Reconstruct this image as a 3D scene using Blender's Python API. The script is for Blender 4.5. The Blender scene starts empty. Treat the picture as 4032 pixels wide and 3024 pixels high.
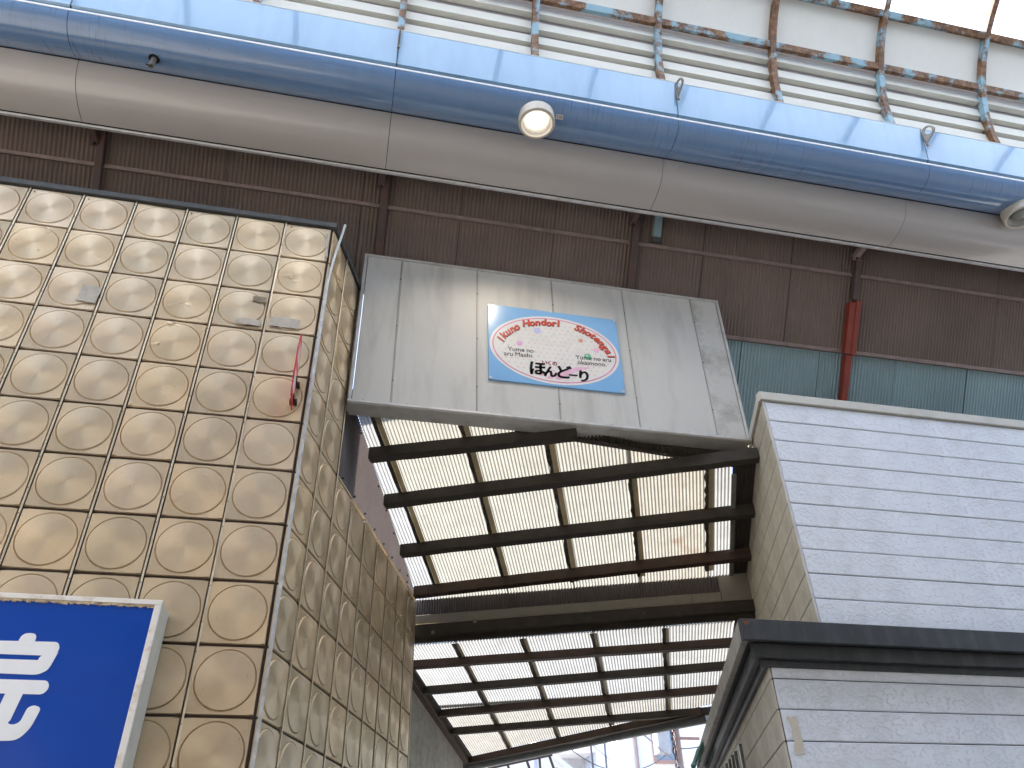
import bpy, math, random
from mathutils import Vector, Matrix
random.seed(7)
R = math.radians
scene = bpy.context.scene
C = scene.collection

# ------------------------------------------------------------------ camera, light, exposure
cam_d = bpy.data.cameras.new("camera")
cam = bpy.data.objects.new("camera", cam_d)
C.objects.link(cam)
right = Vector((0.97682012, -0.21276827, -0.02349705))
down = Vector((0.10417824, 0.56841118, -0.81612231))
fwd = Vector((0.18700092, 0.79475681, 0.5774013))
M = Matrix((right, -down, -fwd)).transposed().to_4x4()
M.translation = Vector((0.453, -5.521, 1.55))
cam.matrix_world = M
cam_d.sensor_width = 36.0
cam_d.lens = 27.04
cam_d.clip_start = 0.05
cam_d.clip_end = 500
scene.camera = cam

SUN_EL, SUN_AZ = R(52), R(-65)          # azimuth measured from +Y towards +X
world = bpy.data.worlds.new("World")
scene.world = world
world.use_nodes = True
wn = world.node_tree.nodes
wn.clear()
sky = wn.new("ShaderNodeTexSky")
sky.sky_type = 'NISHITA'
sky.sun_disc = False
sky.sun_elevation = SUN_EL
sky.sun_rotation = SUN_AZ
sky.altitude = 0
sky.air_density = 1.0
sky.dust_density = 2.2
bg = wn.new("ShaderNodeBackground")
bg.inputs[1].default_value = 0.12
wo = wn.new("ShaderNodeOutputWorld")
world.node_tree.links.new(sky.outputs[0], bg.inputs[0])
world.node_tree.links.new(bg.outputs[0], wo.inputs[0])
sd = bpy.data.lights.new("sun", 'SUN')
sd.energy = 3.0
sd.angle = R(0.53)
sd.color = (1.0, 0.95, 0.87)
sun = bpy.data.objects.new("sun", sd)
C.objects.link(sun)
to_sun = Vector((math.sin(SUN_AZ) * math.cos(SUN_EL), math.cos(SUN_AZ) * math.cos(SUN_EL), math.sin(SUN_EL)))
sun.rotation_euler = to_sun.to_track_quat('Z', 'Y').to_euler()
sun.location = (0, 0, 30)

scene.view_settings.view_transform = 'Standard'
scene.view_settings.look = 'None'
scene.view_settings.gamma = 1.0
scene.view_settings.exposure = 2.66
scene.render.engine = 'CYCLES'
cy = scene.cycles
cy.max_bounces = 8
cy.diffuse_bounces = 5
cy.glossy_bounces = 3
cy.transmission_bounces = 5
cy.transparent_max_bounces = 10
cy.use_denoising = True
cy.sample_clamp_indirect = 6.0
cy.caustics_reflective = False
cy.caustics_refractive = False

# ------------------------------------------------------------------ helpers
def nt(m):
    m.use_nodes = True
    t = m.node_tree
    t.nodes.clear()
    return t, t.nodes, t.links

def N(nodes, typ, **kw):
    n = nodes.new(typ)
    for k, v in kw.items():
        setattr(n, k, v)
    return n

def noise(nodes, links, co, scale, detail=4.0, rough=0.55, stretch=None):
    if stretch:
        mp = N(nodes, "ShaderNodeMapping")
        mp.inputs["Scale"].default_value = stretch
        links.new(co, mp.inputs["Vector"])
        co = mp.outputs["Vector"]
    t = N(nodes, "ShaderNodeTexNoise")
    t.inputs["Scale"].default_value = scale
    t.inputs["Detail"].default_value = detail
    t.inputs["Roughness"].default_value = rough
    links.new(co, t.inputs["Vector"])
    return t.outputs["Fac"]

def ramp(nodes, links, fac, stops):
    r = N(nodes, "ShaderNodeValToRGB")
    e = r.color_ramp.elements
    while len(e) < len(stops):
        e.new(0.5)
    for el, (p, c) in zip(e, stops):
        el.position = p
        el.color = (*c, 1) if len(c) == 3 else c
    links.new(fac, r.inputs[0])
    return r.outputs[0]

def mixc(nodes, links, fac, a, b, mode='MIX'):
    m = N(nodes, "ShaderNodeMix", data_type='RGBA', blend_type=mode)
    for s, v in ((0, fac), (6, a), (7, b)):
        if isinstance(v, (int, float)):
            m.inputs[s].default_value = v
        elif isinstance(v, tuple):
            m.inputs[s].default_value = (*v, 1) if len(v) == 3 else v
        else:
            links.new(v, m.inputs[s])
    return m.outputs[2]

def mat(name, col, rough=0.6, metal=0.0, var=0.12, scale=6.0, dirt=None, dirt_amt=0.35, dirt_scale=3.0, dirt_stretch=None,
        bump=0.0, bump_scale=60.0, spec=0.5, rand=0.0, coat=0.0, extra=None):
    m = bpy.data.materials.new(name)
    t, n, l = nt(m)
    out = N(n, "ShaderNodeOutputMaterial")
    p = N(n, "ShaderNodeBsdfPrincipled")
    l.new(p.outputs[0], out.inputs[0])
    tc = N(n, "ShaderNodeTexCoord")
    co = tc.outputs["Object"]
    f = noise(n, l, co, scale)
    lo = tuple(c * (1 - var) for c in col)
    hi = tuple(min(1, c * (1 + var)) for c in col)
    c = ramp(n, l, f, [(0.3, lo), (0.7, hi)])
    if dirt:
        f2 = noise(n, l, co, dirt_scale, 6.0, 0.65, dirt_stretch)
        fr = ramp(n, l, f2, [(0.48, (0, 0, 0)), (0.75, (1, 1, 1))])
        mm = N(n, "ShaderNodeMath", operation='MULTIPLY')
        mm.inputs[1].default_value = dirt_amt
        l.new(fr, mm.inputs[0])
        c = mixc(n, l, mm.outputs[0], c, dirt)
    if rand:
        oi = N(n, "ShaderNodeObjectInfo")
        rr = ramp(n, l, oi.outputs["Random"], [(0, (1 - rand,) * 3), (1, (1 + rand,) * 3)])
        c = mixc(n, l, 1.0, c, rr, 'MULTIPLY')
    l.new(c, p.inputs["Base Color"])
    rn = N(n, "ShaderNodeMapRange")
    rn.inputs[3].default_value = max(0.03, rough - 0.08)
    rn.inputs[4].default_value = min(1, rough + 0.08)
    l.new(f, rn.inputs[0])
    l.new(rn.outputs[0], p.inputs["Roughness"])
    p.inputs["Metallic"].default_value = metal
    p.inputs["Specular IOR Level"].default_value = spec
    p.inputs["Coat Weight"].default_value = coat
    if bump:
        b = N(n, "ShaderNodeBump")
        b.inputs["Strength"].default_value = bump
        b.inputs["Distance"].default_value = 0.004
        l.new(noise(n, l, co, bump_scale, 5.0), b.inputs["Height"])
        l.new(b.outputs[0], p.inputs["Normal"])
    if extra:
        extra(t, n, l, p, co, c)
    return m

ORG = {}   # world origin of every object we make (all unrotated unless noted)

def empty(name, label, cat, loc, group=None):
    o = bpy.data.objects.new(name, None)
    C.objects.link(o)
    o.location = loc
    o.empty_display_size = 0.2
    ORG[o.name] = Vector(loc)
    tag(o, label, cat, group)
    return o

def tag(o, label=None, cat=None, group=None, kind=None):
    if label: o["label"] = label
    if cat: o["category"] = cat
    if group: o["group"] = group
    if kind: o["kind"] = kind
    return o

class MB:
    def __init__(self):
        self.v, self.f, self.s = [], [], []
    def add(self, vs, fs, smooth=False):
        b = len(self.v)
        self.v += [Vector(x) for x in vs]
        self.f += [tuple(i + b for i in f) for f in fs]
        self.s += [smooth] * len(fs)
        return self
    def frame_box(self, o, ax, ay, az, lx, ly, lz, bev=0.0):
        """box with min corner o and orthonormal axes ax ay az"""
        o, ax, ay, az = Vector(o), Vector(ax), Vector(ay), Vector(az)
        if bev <= 0:
            vs = [o + ax * (lx * i) + ay * (ly * j) + az * (lz * k) for i in (0, 1) for j in (0, 1) for k in (0, 1)]
            fs = [(0, 1, 3, 2), (4, 6, 7, 5), (0, 4, 5, 1), (2, 3, 7, 6), (0, 2, 6, 4), (1, 5, 7, 3)]
            return self.add(vs, fs)
        # chamfer along the four edges parallel to the longest axis plus inset ends
        L = [(lx, ax), (ly, ay), (lz, az)]
        L.sort(key=lambda q: -q[0])
        (a, A), (b, B), (c, D) = L
        prof = [(bev, 0), (b - bev, 0), (b, bev), (b, c - bev), (b - bev, c), (bev, c), (0, c - bev), (0, bev)]
        vs = []
        for t in (0, a):
            vs += [o + A * t + B * p + D * q for p, q in prof]
        n = 8
        fs = [(i, (i + 1) % n, n + (i + 1) % n, n + i) for i in range(n)] + [tuple(range(n))[::-1], tuple(range(n, 2 * n))]
        return self.add(vs, fs)
    def box(self, x0, x1, y0, y1, z0, z1, bev=0.0):
        return self.frame_box((x0, y0, z0), (1, 0, 0), (0, 1, 0), (0, 0, 1), x1 - x0, y1 - y0, z1 - z0, bev)
    def prism(self, pts, off, smooth=False):
        """closed polygon pts (3D) extruded by vector off"""
        n = len(pts)
        pts = [Vector(p) for p in pts]
        off = Vector(off)
        vs = pts + [p + off for p in pts]
        fs = [tuple(range(n))[::-1], tuple(range(n, 2 * n))]
        self.add(vs, fs)
        self.add(vs, [(i, (i + 1) % n, n + (i + 1) % n, n + i) for i in range(n)], smooth)
        return self
    def sweep_x(self, prof, x0, x1, th=0.004, smooth=True):
        """thin shell: open profile [(y,z)] swept along x, thickened to the profile's left"""
        n = len(prof)
        nr = []
        for i in range(n):
            a, b = prof[max(0, i - 1)], prof[min(n - 1, i + 1)]
            d = Vector((b[0] - a[0], b[1] - a[1])).normalized()
            nr.append((-d.y * th, d.x * th))
        o = [(p[0], p[1]) for p in prof]
        i_ = [(p[0] + q[0], p[1] + q[1]) for p, q in zip(prof, nr)]
        vs = [(x0, *p) for p in o] + [(x1, *p) for p in o] + [(x0, *p) for p in i_] + [(x1, *p) for p in i_]
        self.add(vs, [(k, k + 1, n + k + 1, n + k) for k in range(n - 1)], smooth)
        self.add(vs, [(2 * n + k, 3 * n + k, 3 * n + k + 1, 2 * n + k + 1) for k in range(n - 1)], smooth)
        e = [(k, 2 * n + k, 2 * n + k + 1, k + 1) for k in range(n - 1)] + [(n + k, n + k + 1, 3 * n + k + 1, 3 * n + k) for k in range(n - 1)]
        e += [(0, n, 3 * n, 2 * n), (n - 1, 3 * n - 1, 4 * n - 1, 2 * n - 1)]
        return self.add(vs, e)
    def tube(self, pts, r, seg=8, caps=True):
        pts = [Vector(p) for p in pts]
        rings = []
        up = Vector((0, 0, 1))
        for i, p in enumerate(pts):
            d = (pts[min(i + 1, len(pts) - 1)] - pts[max(0, i - 1)]).normalized()
            a = d.cross(up)
            if a.length < 1e-3:
                a = d.cross(Vector((1, 0, 0)))
            a.normalize()
            b = d.cross(a)
            rr = r[i] if isinstance(r, (list, tuple)) else r
            rings.append([p + (a * math.cos(2 * math.pi * k / seg) + b * math.sin(2 * math.pi * k / seg)) * rr for k in range(seg)])
        vs = [v for g in rings for v in g]
        fs = []
        for i in range(len(pts) - 1):
            for k in range(seg):
                fs.append((i * seg + k, i * seg + (k + 1) % seg, (i + 1) * seg + (k + 1) % seg, (i + 1) * seg + k))
        self.add(vs, fs, True)
        if caps:
            m = (len(pts) - 1) * seg
            self.add(vs, [tuple(range(seg))[::-1], tuple(range(m, m + seg))])
        return self
    def corr(self, o, U, V, NN, u0, u1, v0, v1, pitch=0.032, amp=0.009, seg=6, rows=1, th=0.0):
        """corrugated sheet; waves across U, flutes along V; v0, v1 may be functions of u"""
        o, U, V, NN = Vector(o), Vector(U), Vector(V), Vector(NN)
        n = max(2, int(round((u1 - u0) / pitch * seg)))
        f0 = v0 if callable(v0) else (lambda u: v0)
        f1 = v1 if callable(v1) else (lambda u: v1)
        vs = []
        for i in range(n + 1):
            u = u0 + (u1 - u0) * i / n
            h = amp * math.sin(2 * math.pi * u / pitch)
            a, b = f0(u), f1(u)
            for k in range(rows + 1):
                vs.append(o + U * u + V * (a + (b - a) * k / rows) + NN * h)
        w = rows + 1
        fs = [(i * w + k, (i + 1) * w + k, (i + 1) * w + k + 1, i * w + k + 1) for i in range(n) for k in range(rows)]
        return self.add(vs, fs, True)
    def build(self, name, material, parent=None, org=None, kind=None, label=None):
        po = ORG[parent.name] if parent else Vector(org if org is not None else (0, 0, 0))
        me = bpy.data.meshes.new(name)
        me.from_pydata([tuple(v - po) for v in self.v], [], self.f)
        me.polygons.foreach_set("use_smooth", self.s)
        me.materials.append(material)
        me.validate()
        me.update()
        return link(name, me, parent, po, kind, label)

def link(name, me, parent=None, org=None, kind=None, label=None):
    o = bpy.data.objects.new(name, me)
    C.objects.link(o)
    if parent:
        o.parent = parent
        ORG[o.name] = ORG[parent.name]
    else:
        o.location = org
        ORG[o.name] = Vector(org)
    if kind: o["kind"] = kind
    if label: o["label"] = label
    return o

def place(name, me, parent, loc, rot=None):
    """a piece sharing mesh data, at a world location under an unrotated parent"""
    o = bpy.data.objects.new(name, me)
    C.objects.link(o)
    o.parent = parent
    o.location = Vector(loc) - ORG[parent.name]
    if rot is not None:
        o.rotation_euler = rot
    ORG[o.name] = Vector(loc)
    return o

def mesh_of(mb, name, material):
    me = bpy.data.meshes.new(name)
    me.from_pydata([tuple(v) for v in mb.v], [], mb.f)
    me.polygons.foreach_set("use_smooth", mb.s)
    me.materials.append(material)
    me.update()
    return me

def text_verts(body, size, offset=0.0, shear=0.0, align='CENTER', extrude=0.001):
    cu = bpy.data.curves.new("lettering", 'FONT')
    cu.body = body
    cu.size = size
    cu.offset = offset
    cu.shear = shear
    cu.align_x = align
    cu.align_y = 'BOTTOM_BASELINE'
    cu.extrude = extrude
    cu.resolution_u = 4
    ob = bpy.data.objects.new("lettering", cu)
    C.objects.link(ob)
    dg = bpy.context.evaluated_depsgraph_get()
    dg.update()
    me = bpy.data.meshes.new_from_object(ob.evaluated_get(dg))
    vs = [v.co.copy() for v in me.vertices]
    fs = [tuple(p.vertices) for p in me.polygons]
    bpy.data.objects.remove(ob)
    bpy.data.curves.remove(cu)
    bpy.data.meshes.remove(me)
    return vs, fs

# ------------------------------------------------------------------ materials
def gold_extra(t, n, l, p, co, c):
    tg = N(n, "ShaderNodeTangent", direction_type='RADIAL', axis='Z')
    l.new(tg.outputs[0], p.inputs["Tangent"])
    p.inputs["Anisotropic"].default_value = 0.7
    # small pits and speckle, differing from panel to panel
    oi = N(n, "ShaderNodeObjectInfo")
    add = N(n, "ShaderNodeVectorMath", operation='ADD')
    mul = N(n, "ShaderNodeVectorMath", operation='SCALE')
    comb = N(n, "ShaderNodeCombineXYZ")
    for k in range(3):
        l.new(oi.outputs["Random"], comb.inputs[k])
    l.new(comb.outputs[0], mul.inputs[0])
    mul.inputs["Scale"].default_value = 37.0
    l.new(co, add.inputs[0]); l.new(mul.outputs[0], add.inputs[1])
    v = N(n, "ShaderNodeTexNoise")
    v.inputs["Scale"].default_value = 70.0
    v.inputs["Detail"].default_value = 1.0
    l.new(add.outputs[0], v.inputs["Vector"])
    sp = ramp(n, l, v.outputs["Fac"], [(0.74, (1, 1, 1)), (0.80, (0.62, 0.56, 0.48))])
    big = noise(n, l, add.outputs[0], 5.0, 4.0, 0.6)
    bc = ramp(n, l, big, [(0.35, (0.95, 0.93, 0.90)), (0.65, (1.03, 1.03, 1.03))])
    hue = ramp(n, l, oi.outputs["Random"], [(0.0, (0.93, 0.93, 0.9)), (0.5, (1.0, 0.99, 1.0)), (1.0, (1.06, 1.02, 0.94))])
    c2 = mixc(n, l, 1.0, mixc(n, l, 1.0, mixc(n, l, 1.0, c, sp, 'MULTIPLY'), bc, 'MULTIPLY'), hue, 'MULTIPLY')
    l.new(c2, p.inputs["Base Color"])
    b = N(n, "ShaderNodeBump")
    b.inputs["Strength"].default_value = 0.05
    b.inputs["Distance"].default_value = 0.006
    l.new(noise(n, l, add.outputs[0], 6.0, 1.0), b.inputs["Height"])
    # some panels carry knocks and dents
    pw = N(n, "ShaderNodeMath", operation='POWER'); pw.inputs[1].default_value = 10.0
    l.new(oi.outputs["Random"], pw.inputs[0])
    dn = ramp(n, l, noise(n, l, add.outputs[0], 7.0, 2.0), [(0.62, (0, 0, 0)), (0.72, (1, 1, 1))])
    b2 = N(n, "ShaderNodeBump"); b2.inputs["Distance"].default_value = 0.012
    l.new(pw.outputs[0], b2.inputs["Strength"])
    l.new(dn, b2.inputs["Height"]); l.new(b.outputs[0], b2.inputs["Normal"])
    l.new(b2.outputs[0], p.inputs["Normal"])

m_gold = mat("gold_anodised_metal", (0.63, 0.515, 0.37), 0.52, 0.8, 0.04, 5.0, extra=gold_extra)
m_goldstrip = mat("gold_strip_metal", (0.70, 0.60, 0.45), 0.4, 0.8, 0.12, 12.0, dirt=(0.25, 0.18, 0.1), dirt_amt=0.5)
m_dark = mat("dark_backing", (0.045, 0.028, 0.022), 0.8)
m_screw = mat("screw_dark", (0.06, 0.05, 0.045), 0.5, 0.6)
m_alu = mat("grey_aluminium", (0.52, 0.53, 0.53), 0.5, 0.55, 0.2, 14.0, dirt=(0.3, 0.24, 0.18), dirt_amt=0.5, dirt_scale=12)
m_trim = mat("charcoal_metal_trim", (0.075, 0.08, 0.082), 0.6, 0.2, 0.2, 5.0, dirt=(0.16, 0.15, 0.13), dirt_amt=0.35)
m_tape = mat("tape_glue", (0.47, 0.43, 0.37), 0.8, 0.0, 0.15, 20.0)
m_tapeb = mat("brown_tape_glue", (0.27, 0.22, 0.15), 0.7, 0.0, 0.2, 20.0)
m_red = mat("red_plate", (0.62, 0.03, 0.05), 0.4, 0, 0.08)
m_pinkprint = mat("pale_print", (0.8, 0.62, 0.62), 0.45)
m_iron = mat("dark_iron", (0.06, 0.05, 0.045), 0.6, 0.5)
m_signframe = mat("chipped_white_paint", (0.82, 0.80, 0.76), 0.55, 0, 0.06, 9.0, dirt=(0.35, 0.19, 0.08), dirt_amt=0.75, dirt_scale=9.0)
m_signrust = mat("flaking_rust_paint", (0.55, 0.45, 0.3), 0.75, 0, 0.5, 40.0, dirt=(0.14, 0.07, 0.03), dirt_amt=0.95, dirt_scale=22.0, bump=0.8, bump_scale=60)
m_signside = mat("sign_side_paint", (0.66, 0.64, 0.56), 0.5, 0, 0.06, 5.0, dirt=(0.4, 0.33, 0.24), dirt_amt=0.35, dirt_scale=7)
m_blueacr = mat("blue_acrylic", (0.002, 0.060, 0.40), 0.1, 0, 0.05, 2.0, spec=0.28)
m_whiteacr = mat("white_acrylic", (0.84, 0.87, 0.92), 0.25, 0, 0.05, 3.0)
m_board = mat("white_sign_panel", (0.62, 0.605, 0.575), 0.45, 0.0, 0.035, 1.5, dirt=(0.26, 0.24, 0.2), dirt_amt=0.4, dirt_scale=2.2, dirt_stretch=(2.0, 1, 0.35), spec=0.5)
m_boardold = mat("mildewed_sign_panel", (0.60, 0.585, 0.55), 0.5, 0.0, 0.05, 2.0, dirt=(0.16, 0.14, 0.10), dirt_amt=0.7, dirt_scale=3.2, spec=0.4)
m_boardtrim = mat("sign_edge_trim", (0.56, 0.55, 0.53), 0.45, 0.1, 0.08, 4.0, dirt=(0.2, 0.17, 0.13), dirt_amt=0.45, dirt_scale=5)
m_joint = mat("panel_joint_strip", (0.45, 0.44, 0.42), 0.45, 0.2, 0.15, 6.0, dirt=(0.2, 0.13, 0.07), dirt_amt=0.5, dirt_scale=6)
m_pblue = mat("poster_blue", (0.22, 0.47, 0.80), 0.22, 0, 0.04, 2.0)
m_pwhite = mat("poster_white", (0.80, 0.78, 0.74), 0.28, 0, 0.03, 2.0)
m_ppink = mat("poster_pink", (0.72, 0.22, 0.45), 0.3)
m_ppale = mat("poster_pale_pink", (0.80, 0.60, 0.60), 0.3)
m_pswoosh = mat("poster_swoosh", (0.85, 0.50, 0.66), 0.3)
m_pred = mat("poster_red", (0.68, 0.06, 0.02), 0.3, 0, 0.04)
m_pshadow = mat("poster_letter_edge", (0.12, 0.015, 0.012), 0.3)
m_pblack = mat("poster_black", (0.016, 0.015, 0.016), 0.3)
m_pmaroon = mat("poster_maroon", (0.25, 0.03, 0.03), 0.3)
m_pgreen = mat("poster_green", (0.13, 0.50, 0.26), 0.3)
m_porange = mat("poster_orange", (0.72, 0.28, 0.16), 0.3)
m_plav = mat("poster_lavender", (0.50, 0.53, 0.85), 0.3)
m_pmag = mat("poster_magenta", (0.75, 0.36, 0.68), 0.3)
m_clip = mat("clear_clip", (0.62, 0.68, 0.74), 0.2)

def sheet_mat(name, col, dirtcol, amount, stain=False, transl=0.8):
    m = bpy.data.materials.new(name)
    t, n, l = nt(m)
    out = N(n, "ShaderNodeOutputMaterial")
    tc = N(n, "ShaderNodeTexCoord")
    co = tc.outputs["Object"]
    f = noise(n, l, co, 5.0, 5.0, 0.6)
    f2 = noise(n, l, co, 55.0, 3.0, 0.6)
    c = ramp(n, l, f, [(0.35, tuple(x * 0.86 for x in col)), (0.65, col)])
    dd = ramp(n, l, f2, [(0.52, (0, 0, 0)), (0.72, (1, 1, 1))])
    mm = N(n, "ShaderNodeMath", operation='MULTIPLY')
    mm.inputs[1].default_value = amount
    l.new(dd, mm.inputs[0])
    c = mixc(n, l, mm.outputs[0], c, dirtcol)
    if stain:
        st = noise(n, l, co, 1.7, 5.0, 0.6, (1.0, 1.0, 1.0))
        sr = ramp(n, l, st, [(0.60, (0, 0, 0)), (0.72, (1, 1, 1))])
        m2 = N(n, "ShaderNodeMath", operation='MULTIPLY')
        m2.inputs[1].default_value = 0.55
        l.new(sr, m2.inputs[0])
        c = mixc(n, l, m2.outputs[0], c, (0.11, 0.055, 0.018))
    tr = N(n, "ShaderNodeBsdfTranslucent")
    df = N(n, "ShaderNodeBsdfDiffuse")
    gl = N(n, "ShaderNodeBsdfGlossy")
    gl.inputs["Roughness"].default_value = 0.35
    l.new(c, tr.inputs[0])
    l.new(c, df.inputs[0])
    m1 = N(n, "ShaderNodeMixShader")
    m1.inputs[0].default_value = transl
    l.new(df.outputs[0], m1.inputs[1]); l.new(tr.outputs[0], m1.inputs[2])
    m3 = N(n, "ShaderNodeMixShader")
    m3.inputs[0].default_value = 0.04
    l.new(m1.outputs[0], m3.inputs[1]); l.new(gl.outputs[0], m3.inputs[2])
    l.new(m3.outputs[0], out.inputs[0])
    return m

m_net = sheet_mat("green_net", (0.25, 0.48, 0.42), (0.8, 0.82, 0.8), 0.9, transl=0.5)
m_sheet = sheet_mat("translucent_corrugated", (0.175, 0.17, 0.146), (0.09, 0.075, 0.05), 0.35)
m_sheetst = sheet_mat("stained_translucent_corrugated", (0.174, 0.164, 0.139), (0.09, 0.065, 0.04), 0.35, True)
m_sheetold = sheet_mat("grimy_translucent_corrugated", (0.165, 0.16, 0.144), (0.065, 0.055, 0.04), 0.45)
m_sheetcool = sheet_mat("clear_translucent_corrugated", (0.172, 0.174, 0.17), (0.1, 0.095, 0.08), 0.25)
m_sheetgrey = sheet_mat("smoky_corrugated", (0.15, 0.128, 0.125), (0.07, 0.06, 0.055), 0.5, transl=0.3)
m_lap = sheet_mat("stained_lap_strip", (0.55, 0.49, 0.38), (0.27, 0.2, 0.12), 0.5, transl=0.75)
m_wood = mat("weathered_dark_wood", (0.040, 0.032, 0.025), 0.75, 0, 0.35, 9.0, dirt=(0.04, 0.03, 0.025), dirt_amt=0.6, dirt_scale=5.0, dirt_stretch=(1, 6, 6), bump=0.4, bump_scale=40)
m_woodr = mat("reddish_dark_wood", (0.058, 0.032, 0.021), 0.7, 0, 0.35, 9.0, dirt=(0.04, 0.025, 0.02), dirt_amt=0.6, dirt_scale=5.0, dirt_stretch=(1, 6, 6), bump=0.4, bump_scale=40)
m_batten = mat("black_stained_batten", (0.05, 0.04, 0.033), 0.8, 0, 0.5, 25.0, dirt=(0.3, 0.24, 0.16), dirt_amt=0.5, dirt_scale=14)
m_pboard = mat("painted_grey_board", (0.24, 0.225, 0.185), 0.65, 0, 0.08, 5.0, dirt=(0.18, 0.15, 0.1), dirt_amt=0.45, dirt_scale=6)
m_gutter = mat("grey_plastic_gutter", (0.20, 0.205, 0.20), 0.5, 0, 0.15, 8.0, dirt=(0.12, 0.12, 0.1), dirt_amt=0.5, dirt_scale=10)

def siding_extra(strength):
    def ex(t, n, l, p, co, c):
        # torn-stone relief: patches of ragged chips pressed into the boards
        f = noise(n, l, co, 38.0, 4.0, 0.6, (0.8, 1.0, 1.15))
        g = noise(n, l, co, 5.0, 2.0, 0.5)
        a = N(n, "ShaderNodeMath", operation='ADD')
        ms = N(n, "ShaderNodeMath", operation='MULTIPLY')
        ms.inputs[1].default_value = 0.35
        l.new(g, ms.inputs[0])
        l.new(f, a.inputs[0]); l.new(ms.outputs[0], a.inputs[1])
        h = ramp(n, l, a.outputs[0], [(0.695, (1, 1, 1)), (0.74, (0.1, 0.1, 0.1)), (0.95, (0, 0, 0))])
        b = N(n, "ShaderNodeBump")
        b.inputs["Strength"].default_value = strength
        b.inputs["Distance"].default_value = 0.008
        l.new(h, b.inputs["Height"])
        dk = ramp(n, l, a.outputs[0], [(0.70, (1, 1, 1)), (0.76, (0.97, 0.967, 0.963))])
        l.new(mixc(n, l, 1.0, c, dk, "MULTIPLY"), p.inputs["Base Color"])
        l.new(b.outputs[0], p.inputs["Normal"])
    return ex

m_fface = mat("skylit_blue_face_panel", (0.235, 0.43, 0.66), 0.17, 0, 0.05, 1.1, dirt=(0.17, 0.33, 0.54), dirt_amt=0.5, dirt_scale=1.6, dirt_stretch=(3.0, 1, 0.5), spec=0.8, coat=0.8)  # curved panels' blue paint, lightened: the skylight on the face is in the colour
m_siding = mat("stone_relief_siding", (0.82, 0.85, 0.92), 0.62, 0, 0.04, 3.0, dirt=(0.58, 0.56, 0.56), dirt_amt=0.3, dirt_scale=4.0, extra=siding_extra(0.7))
m_sidingalley = mat("mildewed_alley_lit_siding", (0.53, 0.49, 0.40), 0.72, 0, 0.1, 3.0, dirt=(0.25, 0.21, 0.14), dirt_amt=0.6, dirt_scale=4.5, extra=siding_extra(0.25))  # same boards as the front: mildew, plus the alley's warm light in the colour
m_cap = mat("ivory_metal_cap", (0.62, 0.60, 0.54), 0.5, 0, 0.07, 5.0, dirt=(0.4, 0.37, 0.3), dirt_amt=0.4, dirt_scale=3)
m_corner = mat("pale_corner_bead", (0.58, 0.57, 0.57), 0.6, 0, 0.1)
m_cornice = mat("charcoal_cornice", (0.036, 0.038, 0.042), 0.55, 0, 0.25, 4.0, dirt=(0.13, 0.13, 0.125), dirt_amt=0.4, dirt_scale=3.5, dirt_stretch=(3, 1, 0.6))
m_cornend = mat("pale_cornice_side", (0.33, 0.31, 0.27), 0.65, 0, 0.2, 5.0, dirt=(0.12, 0.1, 0.08), dirt_amt=0.5, dirt_scale=6)  # side run of the cornice, paler and warmer than its front
m_rust = mat("bare_rust", (0.20, 0.075, 0.03), 0.85, 0, 0.3, 20)
m_cream_tape = mat("old_cream_tape", (0.66, 0.60, 0.50), 0.7, 0, 0.08, 12, dirt=(0.4, 0.36, 0.32), dirt_amt=0.4, dirt_scale=20)
m_steel = mat("polished_dark_steel", (0.22, 0.21, 0.2), 0.28, 0.9, 0.1)

def drips(t, n, l, p, co, c):
    f = noise(n, l, co, 1.0, 3.0, 0.6, (48.0, 3.0, 3.0))
    g = noise(n, l, co, 0.55, 2.0, 0.5)
    r1_ = ramp(n, l, f, [(0.56, (0, 0, 0)), (0.70, (1, 1, 1))])
    r2_ = ramp(n, l, g, [(0.50, (0, 0, 0)), (0.62, (0.55, 0.55, 0.55))])
    m_ = N(n, "ShaderNodeMath", operation='MULTIPLY')
    l.new(r1_, m_.inputs[0]); l.new(r2_, m_.inputs[1])
    sp = noise(n, l, co, 38.0, 1.0, 0.5)
    s2 = ramp(n, l, sp, [(0.77, (0, 0, 0)), (0.80, (0.6, 0.6, 0.6))])
    c2 = mixc(n, l, m_.outputs[0], c, (0.07, 0.11, 0.17))
    l.new(mixc(n, l, s2, c2, (0.06, 0.08, 0.11)), p.inputs["Base Color"])
m_fblue = mat("blue_gloss_panel", (0.165, 0.292, 0.515), 0.17, 0, 0.045, 1.1, dirt=(0.12, 0.225, 0.42), dirt_amt=0.35, dirt_scale=2.0, dirt_stretch=(3.0, 1, 0.5), spec=0.8, coat=0.8, extra=drips)
m_fbeige = mat("beige_gloss_panel", (0.52, 0.495, 0.48), 0.24, 0, 0.02, 1.0, dirt=(0.45, 0.43, 0.42), dirt_amt=0.2, dirt_scale=1.5, spec=0.7, coat=0.5)
m_fwhite = mat("white_edge_strip", (0.80, 0.82, 0.84), 0.35)
m_eye = mat("weathered_steel_eye", (0.20, 0.20, 0.18), 0.55, 0.5, 0.3, 30, dirt=(0.25, 0.09, 0.05), dirt_amt=0.6, dirt_scale=30)

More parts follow.
